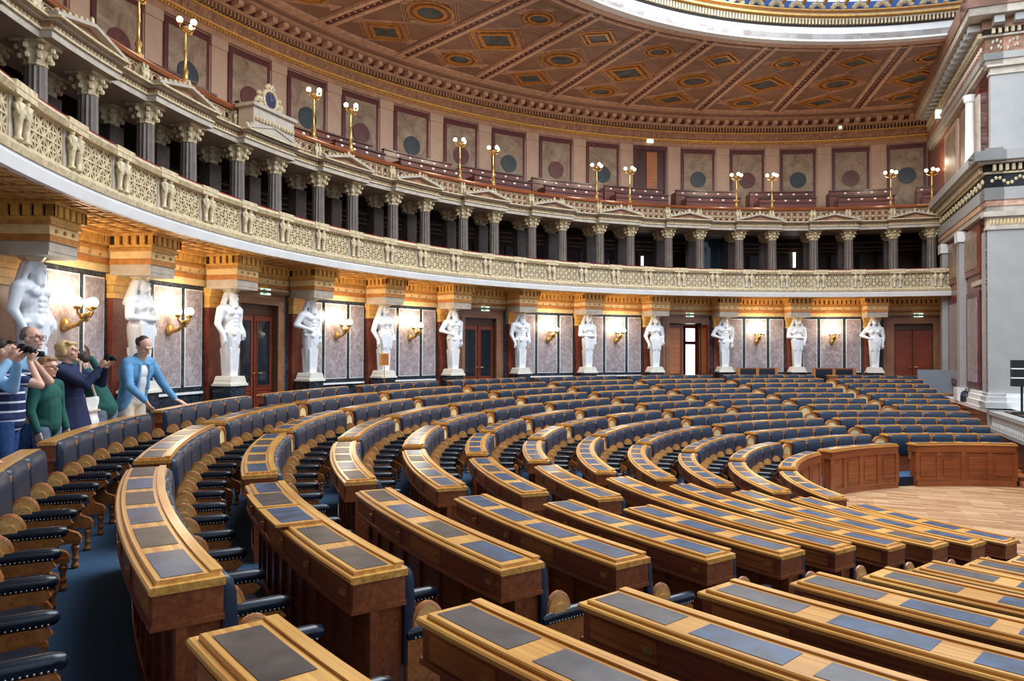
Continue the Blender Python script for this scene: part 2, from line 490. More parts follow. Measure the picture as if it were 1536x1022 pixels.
for t in bal_angles(0, 196):
    a = rad(t-90)
    p_ = link('post', po, tb, rotz=a); link('figure_pair', ff, p_); link('post_cap', cap, p_)
    link('lattice_panel', pf, tb, rotz=rad(t+PW/2-90))
fr = MB(); fr.box(-.3, .3, -.016, .016, -.25, .25)
fr = cyl_bend(panel_flat(.5, .5, 2, 2, .034, 2), 16.84, CZ+2.74).mesh('lattice_panel', M['gold_cream'])
link('lattice_panel', fr, tb, rotz=rad(69.9-90))
m = MB(); m.ring([(16.74, CZ+3.0), (16.96, CZ+3.0), (16.98, CZ+3.1), (16.94, CZ+3.14), (16.76, CZ+3.14), (16.70, CZ+3.07)], T0, 215); part('rail', m, M['gold_cream'], tb)
m = MB(); m.pbox(16.78, 17.06, T0, 215, CZ+3.14, CZ+3.175); part('velvet_cover', m, M['velvet'], tb)

# ------------------------------------------------------------------ lower gallery columns
PAIRS = [c for c in MID if c < 200]
PAIRS.sort()
cs, cc, cb = MB(), MB(), MB()
cs.lathe([(.2, 0), (.2, .3), (.19, .32), (.165, 2.08)], (0, 0, 0), 28, .09)
cb.lathe([(.27, -.12), (.27, 0), (.25, .02), (.25, .05), (.22, .08), (.2, .1)], (0, 0, 0), 20)
cc.lathe([(.165, 2.06), (.19, 2.08), (.17, 2.1), (.18, 2.16), (.24, 2.3), (.2, 2.3), (.23, 2.36), (.3, 2.42)], (0, 0, 0), 20, .12)
for k in range(8):
    a = 2*pi*k/8
    for zz, rr in ((2.2, .22), (2.33, .27)):
        cc.ball((rr*cos(a), rr*sin(a), zz), (.05, .05, .055), 6, 4)
cc.box(-.26, .26, -.26, .26, 2.4, 2.45)
me_s, me_b, me_c = auto_smooth(cs.mesh('shaft', M['column_marble']), 25), auto_smooth(cb.mesh('base', M['column_marble'])), auto_smooth(cc.mesh('capital', M['gold_cream']))
pr = MB(); pr.box(-.2, .2, -.16, .16, 0, 2.08); me_p = pr.mesh('shaft', M['pier_marble'])
n = 0
cols = sorted([c+s*2.13 for c in PAIRS for s in (-1, 1)])
for i, t in enumerate(cols):
    o = thing('gallery_column', 'fluted marble gallery column with gilt capital, %s from the grey pillar' % ORD[i+1], 'column', P(18.3, t, CZ+2.45), 'fluted columns of the gallery', rad(t-90))
    for nm, me in (('shaft', me_s), ('base', me_b), ('capital', me_c)): link(nm, me, o)
    o = thing('gallery_pier', 'square dark pier behind the %s fluted column from the grey pillar' % ORD[i+1], 'pier', P(19.1, t, CZ+2.45), 'square piers behind the columns', rad(t-90))
    for nm, me in (('shaft', me_p), ('capital', me_c)): link(nm, me, o)

# entablature above the columns
BZ = CZ
U = [(4.90, 5.02, .22, 'stone_cornice'), (5.02, 5.06, .26, 'gold_cream'), (5.06, 5.16, .2, 'frieze'), (5.16, 5.2, .3, 'stone_cornice'), (5.2, 5.24, .4, 'gold_cream')]
bands = {}
for z0, z1, e, mt in U:
    b = bands.setdefault(mt, MB())
    b.pbox(18.3-e, 19.4, T0, 205, CZ+z0, CZ+z1)
    for c in PAIRS: b.pbox(18.3-e-.2, 18.3, c-2.75-e, c+2.75+e, CZ+z0+.001, CZ+z1+.001)
t2 = struct('trim_3', bands.pop('stone_cornice'), M['stone_cornice'])
for k, b in bands.items(): part('gallery_entablature', b, M[k], t2)
b = MB(); t = T0+.2
while t < 200:
    dm = min(abs(t-c) for c in PAIRS); rr = 18.3-.2-(.2 if dm < 2.8 else 0)
    b.ball(P(rr, t, CZ+5.11), (.045, .045, .04), 6, 4); t += .3
part('frieze_ornament', b, M['gold_cream'], t2)
for c in PAIRS:
    b = MB()
    def seg(x0, z0, x1, z1, w, d0, d1):
        mm = frame_at(17.84, c, CZ)
        b.prism([(x0, z0), (x1, z1), (x1, z1+w), (x0, z0+w)], d0, d1, mm)
    for s in (-1, 1): seg(s*.98, 5.24, 0, 5.46, .06, -.12, .3)
    part('pediment', b, M['stone_cornice'], t2)
    b2 = MB(); b2.prism([(-.95, 5.24), (.95, 5.24), (0, 5.47)], .02, .3, frame_at(17.84, c, CZ)); part('pediment_field', b2, M['frieze'], t2)
    b3 = MB()
    for i in range(-6, 7):
        x = i*.15; zz = 5.24+.22*(1-abs(x)/.98)+.08
        q = frame_at(17.8, c, CZ) @ Vector((x, 0, zz)); b3.ball(tuple(q), (.05, .05, .05 if i else .11), 6, 4)
    part('pediment_cresting', b3, M['gold_cream'], t2)
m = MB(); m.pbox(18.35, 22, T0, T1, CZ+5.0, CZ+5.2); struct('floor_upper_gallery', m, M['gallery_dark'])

tu = tag(bpy.data.objects.new('upper_balustrade', None), 'long gilt openwork balustrade of the upper gallery above the pediments', 'balustrade'); COL.objects.link(tu)
pw = panel_flat(1.22, .46, 5, 2, .026, False); pw2 = panel_flat(1.46, .46, 6, 2, .026, False)
pme = cyl_bend(pw, 18.42, CZ+5.5).mesh('openwork_panel', M['gold_cream']); pme2 = cyl_bend(pw2, 18.42, CZ+5.5).mesh('openwork_panel', M['gold_cream'])
fr = MB(); fr.box(-.1, .1, -.06, .06, 5.24, 5.76); pome = cyl_bend(fr, 18.42, CZ).mesh('post', M['stone_cornice'])
fr = MB(); figure(fr, -.055, -.1, 5.26, .5, .95); figure(fr, .055, -.1, 5.26, .5, .95); ffu = cyl_bend(fr, 18.42, CZ).mesh('figure_pair', M['gold_cream'], True)
for c in PAIRS:
    link('openwork_panel', pme, tu, rotz=rad(c-90)); link('openwork_panel', pme2, tu, rotz=rad(c+BAY/2-90))
    for s in (-1, 1):
        p_ = link('post', pome, tu, rotz=rad(c+s*2.13-90)); link('figure_pair', ffu, p_)
fr = cyl_bend(panel_flat(.5, .46, 2, 2, .026, False), 18.42, CZ+5.5).mesh('openwork_panel', M['gold_cream']); link('openwork_panel', fr, tu, rotz=rad(70.-90))
m = MB(); m.ring([(18.32, CZ+5.76), (18.54, CZ+5.76), (18.56, CZ+5.83), (18.5, CZ+5.88), (18.34, CZ+5.88), (18.29, CZ+5.82)], T0, 205); part('rail', m, M['brown'], tu)

# gallery back wall (dark room behind the columns)
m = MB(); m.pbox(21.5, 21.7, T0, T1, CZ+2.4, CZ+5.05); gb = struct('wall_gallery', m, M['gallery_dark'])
for c in PAIRS:
    b = MB()
    for lo, hi in ((-3.9, -2.4), (-1.9, -.1), (.1, 1.9), (2.4, 3.9)): b.pbox(21.42, 21.5, c+lo, c+hi, CZ+2.6, CZ+4.3)
    part('wall_panelling', b, M['dark_wood'], gb)
    b = MB()
    for z in (4.45, 4.6, 4.8): b.pbox(21.38, 21.5, c-4.7, c+4.7, CZ+z, CZ+z+.05)
    part('wall_cornice', b, M['frieze'], gb)
for t, w, z0, z1 in ((94.0, .34, 3.78, 4.5), (84.6, .26, 3.78, 4.5), (99.9, .3, 3.78, 4.3), (103.2, .28, 3.78, 4.2)):
    b = MB(); b.pbox(21.4, 21.46, t-w/2, t+w/2, CZ+z0, CZ+z1); o = struct('window', b, M['daylight']); o.name = 'window_%d' % (2+len([x for x in bpy.data.objects if x.name.startswith('window_')]))
# rows of gallery seats behind the rail, and thin rods of the microphone stands
def rail_posts(c, i):
    o = thing('gallery_stand', 'row of thin pale rods behind the lower balustrade, %s bay from the grey pillar' % ORD[i], 'stand', P(19.9, c, CZ+2.45), 'rods behind the balustrade')
    for k in range(4):
        b = MB(); x = -1.2+.7*k; b.tube([P(19.9, c+x, CZ+2.45), P(19.9, c+x, CZ+3.75)], .012, 6); part('rod', b, M['grey_marble'], o)
    b = MB(); b.pbox(19.87, 19.93, c-1.3, c+1.0, CZ+2.45, CZ+2.5); part('foot', b, M['black'], o)
for i, c in enumerate(PAIRS):
    if 100 < c < 165: rail_posts(c+(.7 if i % 2 else -1.2), i+1)
o = thing('glass_screen', 'dark reflecting glass screen between two columns above the open door', 'screen', P(19.6, 97.03, CZ+2.45))
b = MB(); b.pbox(19.58, 19.6, 95.0, 99.2, CZ+2.45, CZ+4.75); part('pane', b, M['glass_dark'], o)
b = MB(); b.pbox(19.56, 19.62, 94.9, 95.0, CZ+2.45, CZ+4.8); b.pbox(19.56, 19.62, 99.2, 99.3, CZ+2.45, CZ+4.8); b.pbox(19.56, 19.62, 94.9, 99.3, CZ+4.75, CZ+4.8); part('frame', b, M['dark_wood'], o)

# ------------------------------------------------------------------ upper wall, stalls, cornice, ceiling
RU = 21.9
m = MB(); m.pbox(RU, RU+.4, T0, T1, CZ+5.0, CZ+10.7); uw = struct('wall_upper', m, M['upper_beige'])
UP = [101.76+5.96*i for i in range(-5, 14)]
for i, c in enumerate(UP):
    if abs(c-101.76) < .1: continue
    f_, p_, d_ = MB(), MB(), MB()
    f_.pbox(RU-.06, RU+.02, c-2.05, c+2.05, CZ+5.9, CZ+9.2); p_.pbox(RU-.075, RU-.05, c-1.72, c+1.72, CZ+6.1, CZ+8.98)
    f = part('panel_frame', f_, M['frame_red'], uw); part('marble_panel', p_, M['upper_marble'], f)
    mm = frame_at(RU-.075, c, CZ+7.8) @ Matrix.Rotation(pi/2, 4, 'X'); n0 = len(d_.v)
    d_.v += [tuple(mm @ Vector((.36*cos(2*pi*k/28), .36*sin(2*pi*k/28), h))) for h in (0, .04) for k in range(28)]
    d_.face(range(28)); d_.face(range(28, 56))
    for k in range(28): d_.face((k, (k+1) % 28, 28+(k+1) % 28, 28+k))
    part('disc', d_, M['disc_red'] if i % 2 else M['disc_green'], f)
for c in UP+[UP[-1]+5.96]:
    b = MB(); b.pbox(RU-.05, RU+.02, c-2.98-.7, c-2.98+.7, CZ+5.9, CZ+9.1); b.pbox(RU-.09, RU+.02, c-2.98-.8, c-2.98+.8, CZ+8.95, CZ+9.25); part('pilaster', b, M['upper_beige'], uw)
C2 = [(9.25, 9.42, .1, 'cornice'), (9.42, 9.5, .16, 'gold'), (9.5, 9.56, .22, 'ochre'), (9.56, 9.9, .12, 'frieze'), (9.9, 9.94, .2, 'ochre'), (9.94, 10.1, .2, 'dentil_dark'), (10.1, 10.2, .42, 'cornice'), (10.2, 10.36, .4, 'rib_red'), (10.36, 10.46, .8, 'cornice'), (10.46, 10.6, .95, 'ceiling_wood')]
bands = {}
for z0, z1, e, mt in C2: bands.setdefault(mt, MB()).pbox(RU-e, RU+.1, T0, 235, CZ+z0, CZ+z1)
tc = struct('trim_4', bands.pop('cornice'), M['cornice'])
for k, b in bands.items(): part('cornice_band', b, M[k], tc)
b = MB(); t = T0+.1
while t < 195: b.pbox(RU-.34, RU-.18, t, t+.16, CZ+9.95, CZ+10.1); t += .36
part('dentil_course', b, M['cornice'], tc)
b = MB(); t = T0+.4
while t < 195: b.pbox(RU-.72, RU-.36, t, t+.5, CZ+10.2, CZ+10.35); t += 1.18
part('modillion', b, M['rib_edge'], tc)
b = MB(); t = T0+.3
while t < 195: b.ball(P(RU-.17, t, CZ+9.46), (.05, .05, .045), 6, 4); t += .3
part('egg_moulding', b, M['gold'], tc)
b = MB(); t = T0+1.
while t < 195:
    for dx in (-.28, 0, .28): b.ball(P(RU-.11, t+dx*2, CZ+9.72), (.07, .07, .1 if dx == 0 else .06), 6, 4)
    t += 2.4
part('frieze_ornament', b, M['cornice'], tc)
ZC = CZ+10.6
m = MB(); m.pbox(13.2, RU+.3, T0-.4, T1+.4, ZC, ZC+.2); ce = struct('ceiling', m, M['ceiling_wood'])
def ceil(name, b, mt): return part(name, b, M[mt], ce)
RIBS = [t for t in ST if t < 205]
for t in RIBS:
    b = MB()
    for s in (-1, 1):
        mm = frame_at(13.8, t, ZC); b.box(s*.2-.07, s*.2+.07, 0, 7.0, -.1, 0, mm)
    o1 = ceil('rib_edge', b, 'rib_edge')
    b = MB(); b.box(-.14, .14, 0, 7.0, -.05, 0, frame_at(13.8, t, ZC)); ceil('rib', b, 'rib_red')
    b = MB()
    for k in range(24): b.ball(tuple(frame_at(13.8, t, ZC) @ Vector((.0, .2+k*.285, -.055))), (.05, .05, .02), 6, 3)
    ceil('rib_beads', b, 'rib_edge')
b = MB()
for r, w in ((13.65, .12), (20.85, .14), (20.62, .06), (14.0, .05)): b.pbox(r-w, r+w, T0, 215, ZC-.06, ZC)
ceil('ceiling_border', b, 'rib_edge')
b = MB(); t = T0+.6
while t < 205: b.ball(P(13.45, t, ZC-.02), (.08, .08, .04), 8, 4); t += 2.37
ceil('border_rosettes', b, 'rib_red')
def ell_ring(b, mm, ax, ay, w, z0, z1, n=28):
    i0 = len(b.v)
    for k in range(n):
        a = 2*pi*k/n
        for s, z in ((1, z1), (1, z0), (1+w, z0), (1+w, z1)):
            b.v.append(tuple(mm @ Vector((ax*cos(a)*s, ay*sin(a)*s, z))))
    for k in range(n):
        for j in range(4): b.face((i0+4*k+j, i0+4*k+(j+1) % 4, i0+4*((k+1) % n)+(j+1) % 4, i0+4*((k+1) % n)+j))
def rhomb_ring(b, mm, ax, ay, w, z0, z1): ell_ring(b, mm, ax, ay, w, z0, z1, 4)
for i, c in enumerate(sorted([t-BAY/2 for t in RIBS]+[RIBS[0]+BAY/2])):
    g, d, l = MB(), MB(), MB()
    for j, (R, sz) in enumerate(((19.5, .9), (17.35, 1.05), (15.2, .72))):
        mm = frame_at(R, c, ZC)
        oval = (i+j) % 2 == 0
        n_ = 28 if oval else 4
        ax, ay = (.42*sz, .36*sz) if oval else (.62*sz, .52*sz)
        for s, w, h in ((1, .3, -.07), (1.6, .14, -.05)): ell_ring(g, mm, ax*s, ay*s, w, 0, h, n_)
        i0 = len(d.v); d.v += [tuple(mm @ Vector((ax*cos(2*pi*k/n_), ay*sin(2*pi*k/n_), -.03))) for k in range(n_)]; d.face(range(i0, i0+n_))
        pass
        for sc, wd in ((1.5, .022), (1.62, .02), (1.8, .02), (2.0, .018)): ell_ring(l, mm, .62*sz*sc, .56*sz*sc, wd, 0, -.03, 4)
        wx = R*rad(BAY)/2-.34
        for sx in (-1, 1):
            for s in (.3, .6, .9):
                w3 = .2*s
                tm = mm @ Matrix.Translation((sx*(wx-.2), 0, 0)) @ Matrix.Rotation(0 if sx < 0 else pi, 4, 'Z'); ell_ring(l, tm, w3, w3*1.25, .22, 0, -.035, 3)
    ceil('coffer_frame', g, 'ceiling_gold'); ceil('painted_medallion', d, 'slate'); ceil('coffer_lines', l, 'rib_edge')
# skylight ring
m = MB(); m.ring([(13.2, ZC-.06), (13.5, ZC-.06), (13.5, ZC+1.2), (13.1, ZC+1.2), (13.1, ZC+.9), (13.2, ZC+.42)], T0-.4, T1+.4); sk = struct('trim_5', m, M['white_trim'])
b = MB(); t = T0
while t < 200: b.pbox(13.06, 13.2, t, t+.26, ZC+.47, ZC+.66); t += .5
part('dentil_course', b, M['gold_cream'], sk)
b = MB(); b.pbox(13.15, 13.22, T0, 205, ZC+.42, ZC+.7); part('dentil_back', b, M['dentil_dark'], sk)
b = MB(); b.pbox(12.95, 13.2, T0-.3, 205, ZC+.7, ZC+.76); b.pbox(12.9, 13.2, T0-.3, 205, ZC+.86, ZC+.9); part('ledge', b, M['ochre'], sk)
b = MB(); t = T0+1.2
while t < 200:
    for dx, hz, r in ((0, .2, .12), (-.13, .13, .1), (.13, .13, .1), (-.2, .06, .08), (.2, .06, .08)):
        q = frame_at(12.93, t, ZC+.9) @ Vector((dx, 0, hz)); b.ball(tuple(q), (.09, .09, r), 7, 5)
    t += 3.155
part('palmette', b, M['gold_cream'], sk)
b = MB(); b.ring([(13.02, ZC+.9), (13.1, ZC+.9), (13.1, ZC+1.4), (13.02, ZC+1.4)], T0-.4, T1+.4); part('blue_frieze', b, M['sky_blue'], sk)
b = MB()
for k in range(57):
    t = T0+k*3.155; b.ring([(12.95, ZC+1.28), (13.0, ZC+1.2), (9.5, ZC+2.6), (9.4, ZC+2.7)], t+.25, t+2.9, 1.2)
    b.ring([(9.3, ZC+2.75), (9.35, ZC+2.7), (.6, ZC+3.4), (.5, ZC+3.5)], t+.25, t+2.9, 1.6)
w1 = struct('window_1', b, M['sky_glass'])
b = MB()
for k in range(58):
    t = T0+k*3.155; b.ring([(13.05, ZC+1.2), (13.05, ZC+1.05), (9.4, ZC+2.6), (9.4, ZC+2.75)], t-.25, t+.25, 1.2)
part('glazing_bar', b, M['gold'], w1)
b = MB(); b.ring([(13.15, ZC+1.15), (22, ZC+1.15), (22, ZC+1.2), (13.15, ZC+1.2)], T0-.4, T1+.4); b.box(-1, 1, -14, 14, ZC+3.5, ZC+3.6); part('attic_cover', b, M['ceiling_wood'], w1)

# stalls in the upper gallery
NPL = 0
pl = MB(); pl.ball((0, 0, 0), (.06, .015, .04), 8, 5); plme = pl.mesh('number_plate', M['white_trim'], True)
STALL = [(68.9, 71.6), (74.3, 81.3), (83.3, 90.8), (92.6, 100.1), (101.9, 109.4), (110.6, 118.9), (120.2, 128.3), (129.4, 137.8), (139.2, 145.8), (148.2, 154.2), (158.4, 164.5), (167.6, 174.)]
for i, (a, b_) in enumerate(STALL):
    o = thing('gallery_stall', 'dark red two-tier wooden stall on the upper gallery, %s from the grey pillar' % ORD[i+1], 'stall', P(20.1, (a+b_)/2, CZ+5.2), 'stalls of the upper gallery')
    for R, z1, lo, hi in ((20.35, 6.97, a, b_), (19.65, 6.56, a+.1, b_+(-.5 if i else -.3))):
        b = MB(); b.pbox(R, R+.05, lo, hi, CZ+5.2, CZ+z1-.05); b.pbox(R, R+.6, lo, lo+.15, CZ+5.2, CZ+z1-.08); b.pbox(R, R+.6, hi-.15, hi, CZ+5.2, CZ+z1-.08); part('panel', b, M['stall_wood'], o)
        b = MB(); b.pbox(R-.05, R+.12, lo-.05, hi+.05, CZ+z1-.05, CZ+z1); part('rail', b, M['dark_wood'], o)
        b = MB(); b.pbox(R-.03, R+.01, lo, hi, CZ+z1-.24, CZ+z1-.2); part('moulding', b, M['dark_wood'], o)
        t = lo+.7
        while t < hi-.3:
            p_ = link('number_plate', plme, o); p_.location = Vector(P(R-.01, t, CZ+z1-.13))-o.location; p_.rotation_euler[2] = rad(t-90); t += 1.5
# upper doorway
b = MB(); b.pbox(RU-.05, RU+.02, 99.75, 103.77, CZ+5.5, CZ+9.2); d_ = struct('door_4', b, M['dark_wood'])
b = MB(); b.pbox(RU-.1, RU-.04, 100.9, 102.2, CZ+5.5, CZ+8.95); part('door_leaf', b, M['step_wood'], d_)
b = MB(); b.pbox(RU-.12, RU-.03, 99.75, 100.0, CZ+5.5, CZ+9.2); b.pbox(RU-.12, RU-.03, 103.5, 103.77, CZ+5.5, CZ+9.2); b.pbox(RU-.12, RU-.03, 99.75, 103.77, CZ+9.05, CZ+9.2); part('door_frame', b, M['frame_red'], d_)

# ------------------------------------------------------------------ smooth bodies (one continuous surface)
def capsule(mb, p0, p1, r0, r1, n=14, k=4):
    p0, p1 = Vector(p0), Vector(p1); d = p1-p0
    if d.length < 1e-5: d = Vector((0, 0, 1e-4))
    q = d.to_track_quat('Z', 'Y'); L = d.length; prof = []
    for i in range(k+1):
        a = -pi/2+pi/2*i/k; prof.append((max(r0*cos(a), 1e-4), r0*sin(a)))
    for i in range(k+1):
        a = pi/2*i/k; prof.append((max(r1*cos(a), 1e-4), L+r1*sin(a)))
    rings = []
    for r, z in prof:
        b = len(mb.v); rings.append(b)
        for j in range(n): mb.v.append(tuple(p0+q @ Vector((r*cos(2*pi*j/n), r*sin(2*pi*j/n), z))))
    for a, b in zip(rings, rings[1:]):
        for j in range(n): mb.face((a+j, a+(j+1) % n, b+(j+1) % n, b+j))
    mb.face([rings[0]+j for j in range(n)][::-1]); mb.face([rings[-1]+j for j in range(n)])
def ellipsoid(mb, c, r, rot=(0, 0, 0), n=18, m=10):
    from mathutils import Euler
    q = Euler(rot).to_matrix(); b0 = len(mb.v)
    mb.ball((0, 0, 0), r, n, m)
    for i in range(b0, len(mb.v)): mb.v[i] = tuple(q @ Vector(mb.v[i])+Vector(c))
def blob(name, shapes, voxel, mats, it=3, paint=(), scale=1.):
    mb = MB()
    for s in shapes:
        if s[0] == 'c': capsule(mb, *s[1:])
        elif s[0] == 'e': ellipsoid(mb, *s[1:])
        elif s[0] == 'p':      # tapered block: (x half, y half, z) low and high
            (x0, y0, z0), (x1, y1, z1), cx, cy = s[1:]
            b = len(mb.v)
            for x, y, z in ((x0, y0, z0), (x1, y1, z1)):
                mb.v += [(cx-x, cy-y, z), (cx+x, cy-y, z), (cx+x, cy+y, z), (cx-x, cy+y, z)]
            for f in ((3, 2, 1, 0), (4, 5, 6, 7), (0, 1, 5, 4), (1, 2, 6, 5), (2, 3, 7, 6), (3, 0, 4, 7)): mb.face([b+i for i in f])
    if scale != 1: mb.v = [(x*scale, y*scale, z*scale) for x, y, z in mb.v]
    me = mb.mesh(name+'_src', mats)
    o = bpy.data.objects.new('tmp', me); COL.objects.link(o)
    r = o.modifiers.new('r', 'REMESH'); r.mode = 'VOXEL'; r.voxel_size = voxel*scale
    sm = o.modifiers.new('s', 'SMOOTH'); sm.factor = .5; sm.iterations = it
    dg = bpy.context.evaluated_depsgraph_get()
    out = bpy.data.meshes.new_from_object(o.evaluated_get(dg), preserve_all_data_layers=False, depsgraph=dg)
    bpy.data.objects.remove(o); bpy.data.meshes.remove(me)
    out.name = name
    out.polygons.foreach_set('use_smooth', [True]*len(out.polygons))
    if paint:
        idx = []
        cs = [(Vector(c)*scale, Vector(r)*scale, i) for c, r, i in paint]
        for p in out.polygons:
            mi = 0
            for c, r, i in cs:
                d = p.center-c
                if (d.x/r.x)**2+(d.y/r.y)**2+(d.z/r.z)**2 < 1: mi = i
            idx.append(mi)
        out.polygons.foreach_set('material_index', idx)
    return out

# ------------------------------------------------------------------ the statues carrying the gallery
def arm(sh, s, e, w, r=(.1, .075, .06, .045), hand=True, d=(0, 0, -1)):
    sh += [('c', s, e, r[0], r[1]), ('c', e, w, r[1]*.95, r[3])]
    wv, dv = Vector(w), Vector(d).normalized()
    sh.append(('c', w, tuple(wv+dv*.09), .045, .05))
    side = dv.cross(Vector((0, 1, 0)));  side = side.normalized() if side.length > .1 else Vector((1, 0, 0))
    for i in range(4):
        k = wv+dv*.11+side*(i-1.5)*.026
        sh.append(('c', tuple(k), tuple(k+dv*.07+Vector((0, .02, 0))), .018, .014))
    k = wv+dv*.05+side*.05; sh.append(('c', tuple(k), tuple(k+dv*.06+side*.02), .02, .015))
def statue_mesh(var):
    sh = [('p', (.135, .125, .2), (.165, .15, .85), 0, .0), ('c', (0, 0, 1.22), (0, 0, .45), .225, .15)]
    fem = var in 'CDE'
    w = .85 if fem else 1.
    sh += [('e', (0, 0, 1.24), (.235, .18, .17)), ('c', (0, 0, 1.2), (0, 0, 1.45), .19, .18*w), ('e', (0, .01, 1.58), (.27*w, .18, .22)),
           ('c', (-.24*w, .01, 1.73), (.24*w, .01, 1.73), .12, .12), ('c', (0, .0, 1.7), (0, -.03, 1.9), .09, .075),
           ('e', (0, -.06, 2.0), (.105, .125, .145)), ('c', (0, -.17, 2.03), (0, -.2, 1.965), .02, .028), ('e', (0, -.15, 2.06), (.08, .05, .025)),
           ('e', (0, -.165, 1.92), (.045, .035, .02)), ('e', (0, .0, 2.08), (.13, .14, .12))]
    if fem:
        sh += [('e', (s*.1, -.14, 1.62), (.085, .085, .085)) for s in (-1, 1)]
        for i in range(9):      # veil
            a = rad(-20+i*27.5); x, y = .14*cos(a), .14*sin(a)
            sh.append(('c', (x*.85, y*.85, 2.08), (x*1.9, y*1.1+.06, 1.68), .045, .05))
        for i in range(11):
            x = -.2+.04*i; sh.append(('c', (x, -.165-.02*cos(x*7), 1.3), (x*.8+.02*sin(i), -.17, .86+.05*(i % 3)), .03, .026))
        sh += [('c', (-.26, -.08, 1.62), (.2, -.17, 1.34), .04, .05), ('e', (0, -.02, 1.34), (.235, .19, .09))]
    else:
        sh += [('e', (s*.115, -.13, 1.66), (.12, .07, .085)) for s in (-1, 1)]
        sh += [('e', (s*.05, -.165, 1.38+.085*j), (.05, .03, .04)) for s in (-1, 1) for j in range(3)]
        sh += [('c', (0, -.12, 1.93), (0, -.15, 1.8), .075, .05), ('c', (-.05, -.12, 1.9), (-.05, -.14, 1.78), .045, .03), ('c', (.05, -.12, 1.9), (.06, -.14, 1.78), .045, .03)]
        for i in range(7):
            a = rad(-10+i*33.3); x, y = .13*cos(a), .13*sin(a)
            sh += [('c', (x*.9, y*.9, 2.08), (x*1.6, y+.03, 1.82), .04, .045), ('e', (x*1.25, y+.0, 1.97), (.045, .045, .05))]
        sh += [('c', (-.23, -.05, 1.22), (.23, -.12, 1.2), .05, .06), ('c', (.23, -.05, 1.24), (-.1, -.18, 1.18), .05, .05), ('e', (0, 0, 1.2), (.245, .19, .07))]
    for i in range(5):           # hanging cloth at the front
        x = .04*i-.08; sh.append(('c', (x*.6+.02, -.2, 1.24), (x+.03, -.19, .9+.06*abs(i-2)), .028, .022))
    L, R_ = (-.31*w, .01, 1.72), (.31*w, .01, 1.72)
    if var in 'AD':
        arm(sh, L, (-.38, .04, 1.4), (-.31, -.1, 1.1)); arm(sh, R_, (.35, .03, 1.42), (.26, -.17, 1.22))
    elif var in 'BE':
        arm(sh, L, (-.46, .06, 1.47), (-.24, -.16, 1.36), d=(.8, -.2, -.3)); arm(sh, R_, (.34, .03, 1.4), (.28, -.08, 1.13))
    else:
        arm(sh, L, (-.34, -.02, 1.42), (-.02, -.25, 1.38), d=(1, -.1, .05)); arm(sh, R_, (.33, .03, 1.41), (.24, -.14, 1.18))
    return blob('figure', sh, .016, M['statue'], 2)
SM = {v: statue_mesh(v) for v in 'ABCDE'}
b = MB(); b.box(-.31, .31, -.27, .25, 0, .05); b.prism([(-.3, .05), (.3, .05), (.26, .11), (.26, .13), (.22, .2), (.2, .22), (-.2, .22), (-.22, .2), (-.26, .13), (-.26, .11)], -.24, .22); base_me = b.mesh('plinth', M['plinth_white'])
b = MB(); b.lathe([(.14, 2.12), (.17, 2.14), (.24, 2.2)], (0, -.02, 0), 20, .1); b.box(-.25, .25, -.27, .23, 2.19, 2.2); cap_me = b.mesh('capital', M['gold_cream'])
b = MB(); b.box(-.27, .27, -.23, .25, F_TOP-CZ+.82, 0); foot_me = b.mesh('pedestal', M['dark_marble'])
SEQ = {11-i: v for i, v in enumerate('EcBDCABDBACA')}
POSE = {'A': 'bearded white stone figure, arms hanging', 'B': 'bearded white stone figure, hand on hip', 'C': 'veiled white stone woman, one arm across her waist', 'D': 'veiled white stone woman, arms lowered', 'E': 'draped white stone woman, hand on hip'}
vis = [t for t in ST if t < 185]
vis.sort()
for i, t in enumerate(vis):
    v = 'ECBDCABDBACA'[i] if i < 12 else 'A'
    o = thing('telamon_statue', '%s, %s statue from the grey pillar' % (POSE[v], ORD[i+1]), 'statue', P(17.8, t, CZ-.82), 'statues carrying the gallery', rad(t-90))
    link('figure', SM[v], o); link('plinth', base_me, o); link('capital', cap_me, o); link('pedestal', foot_me, o)

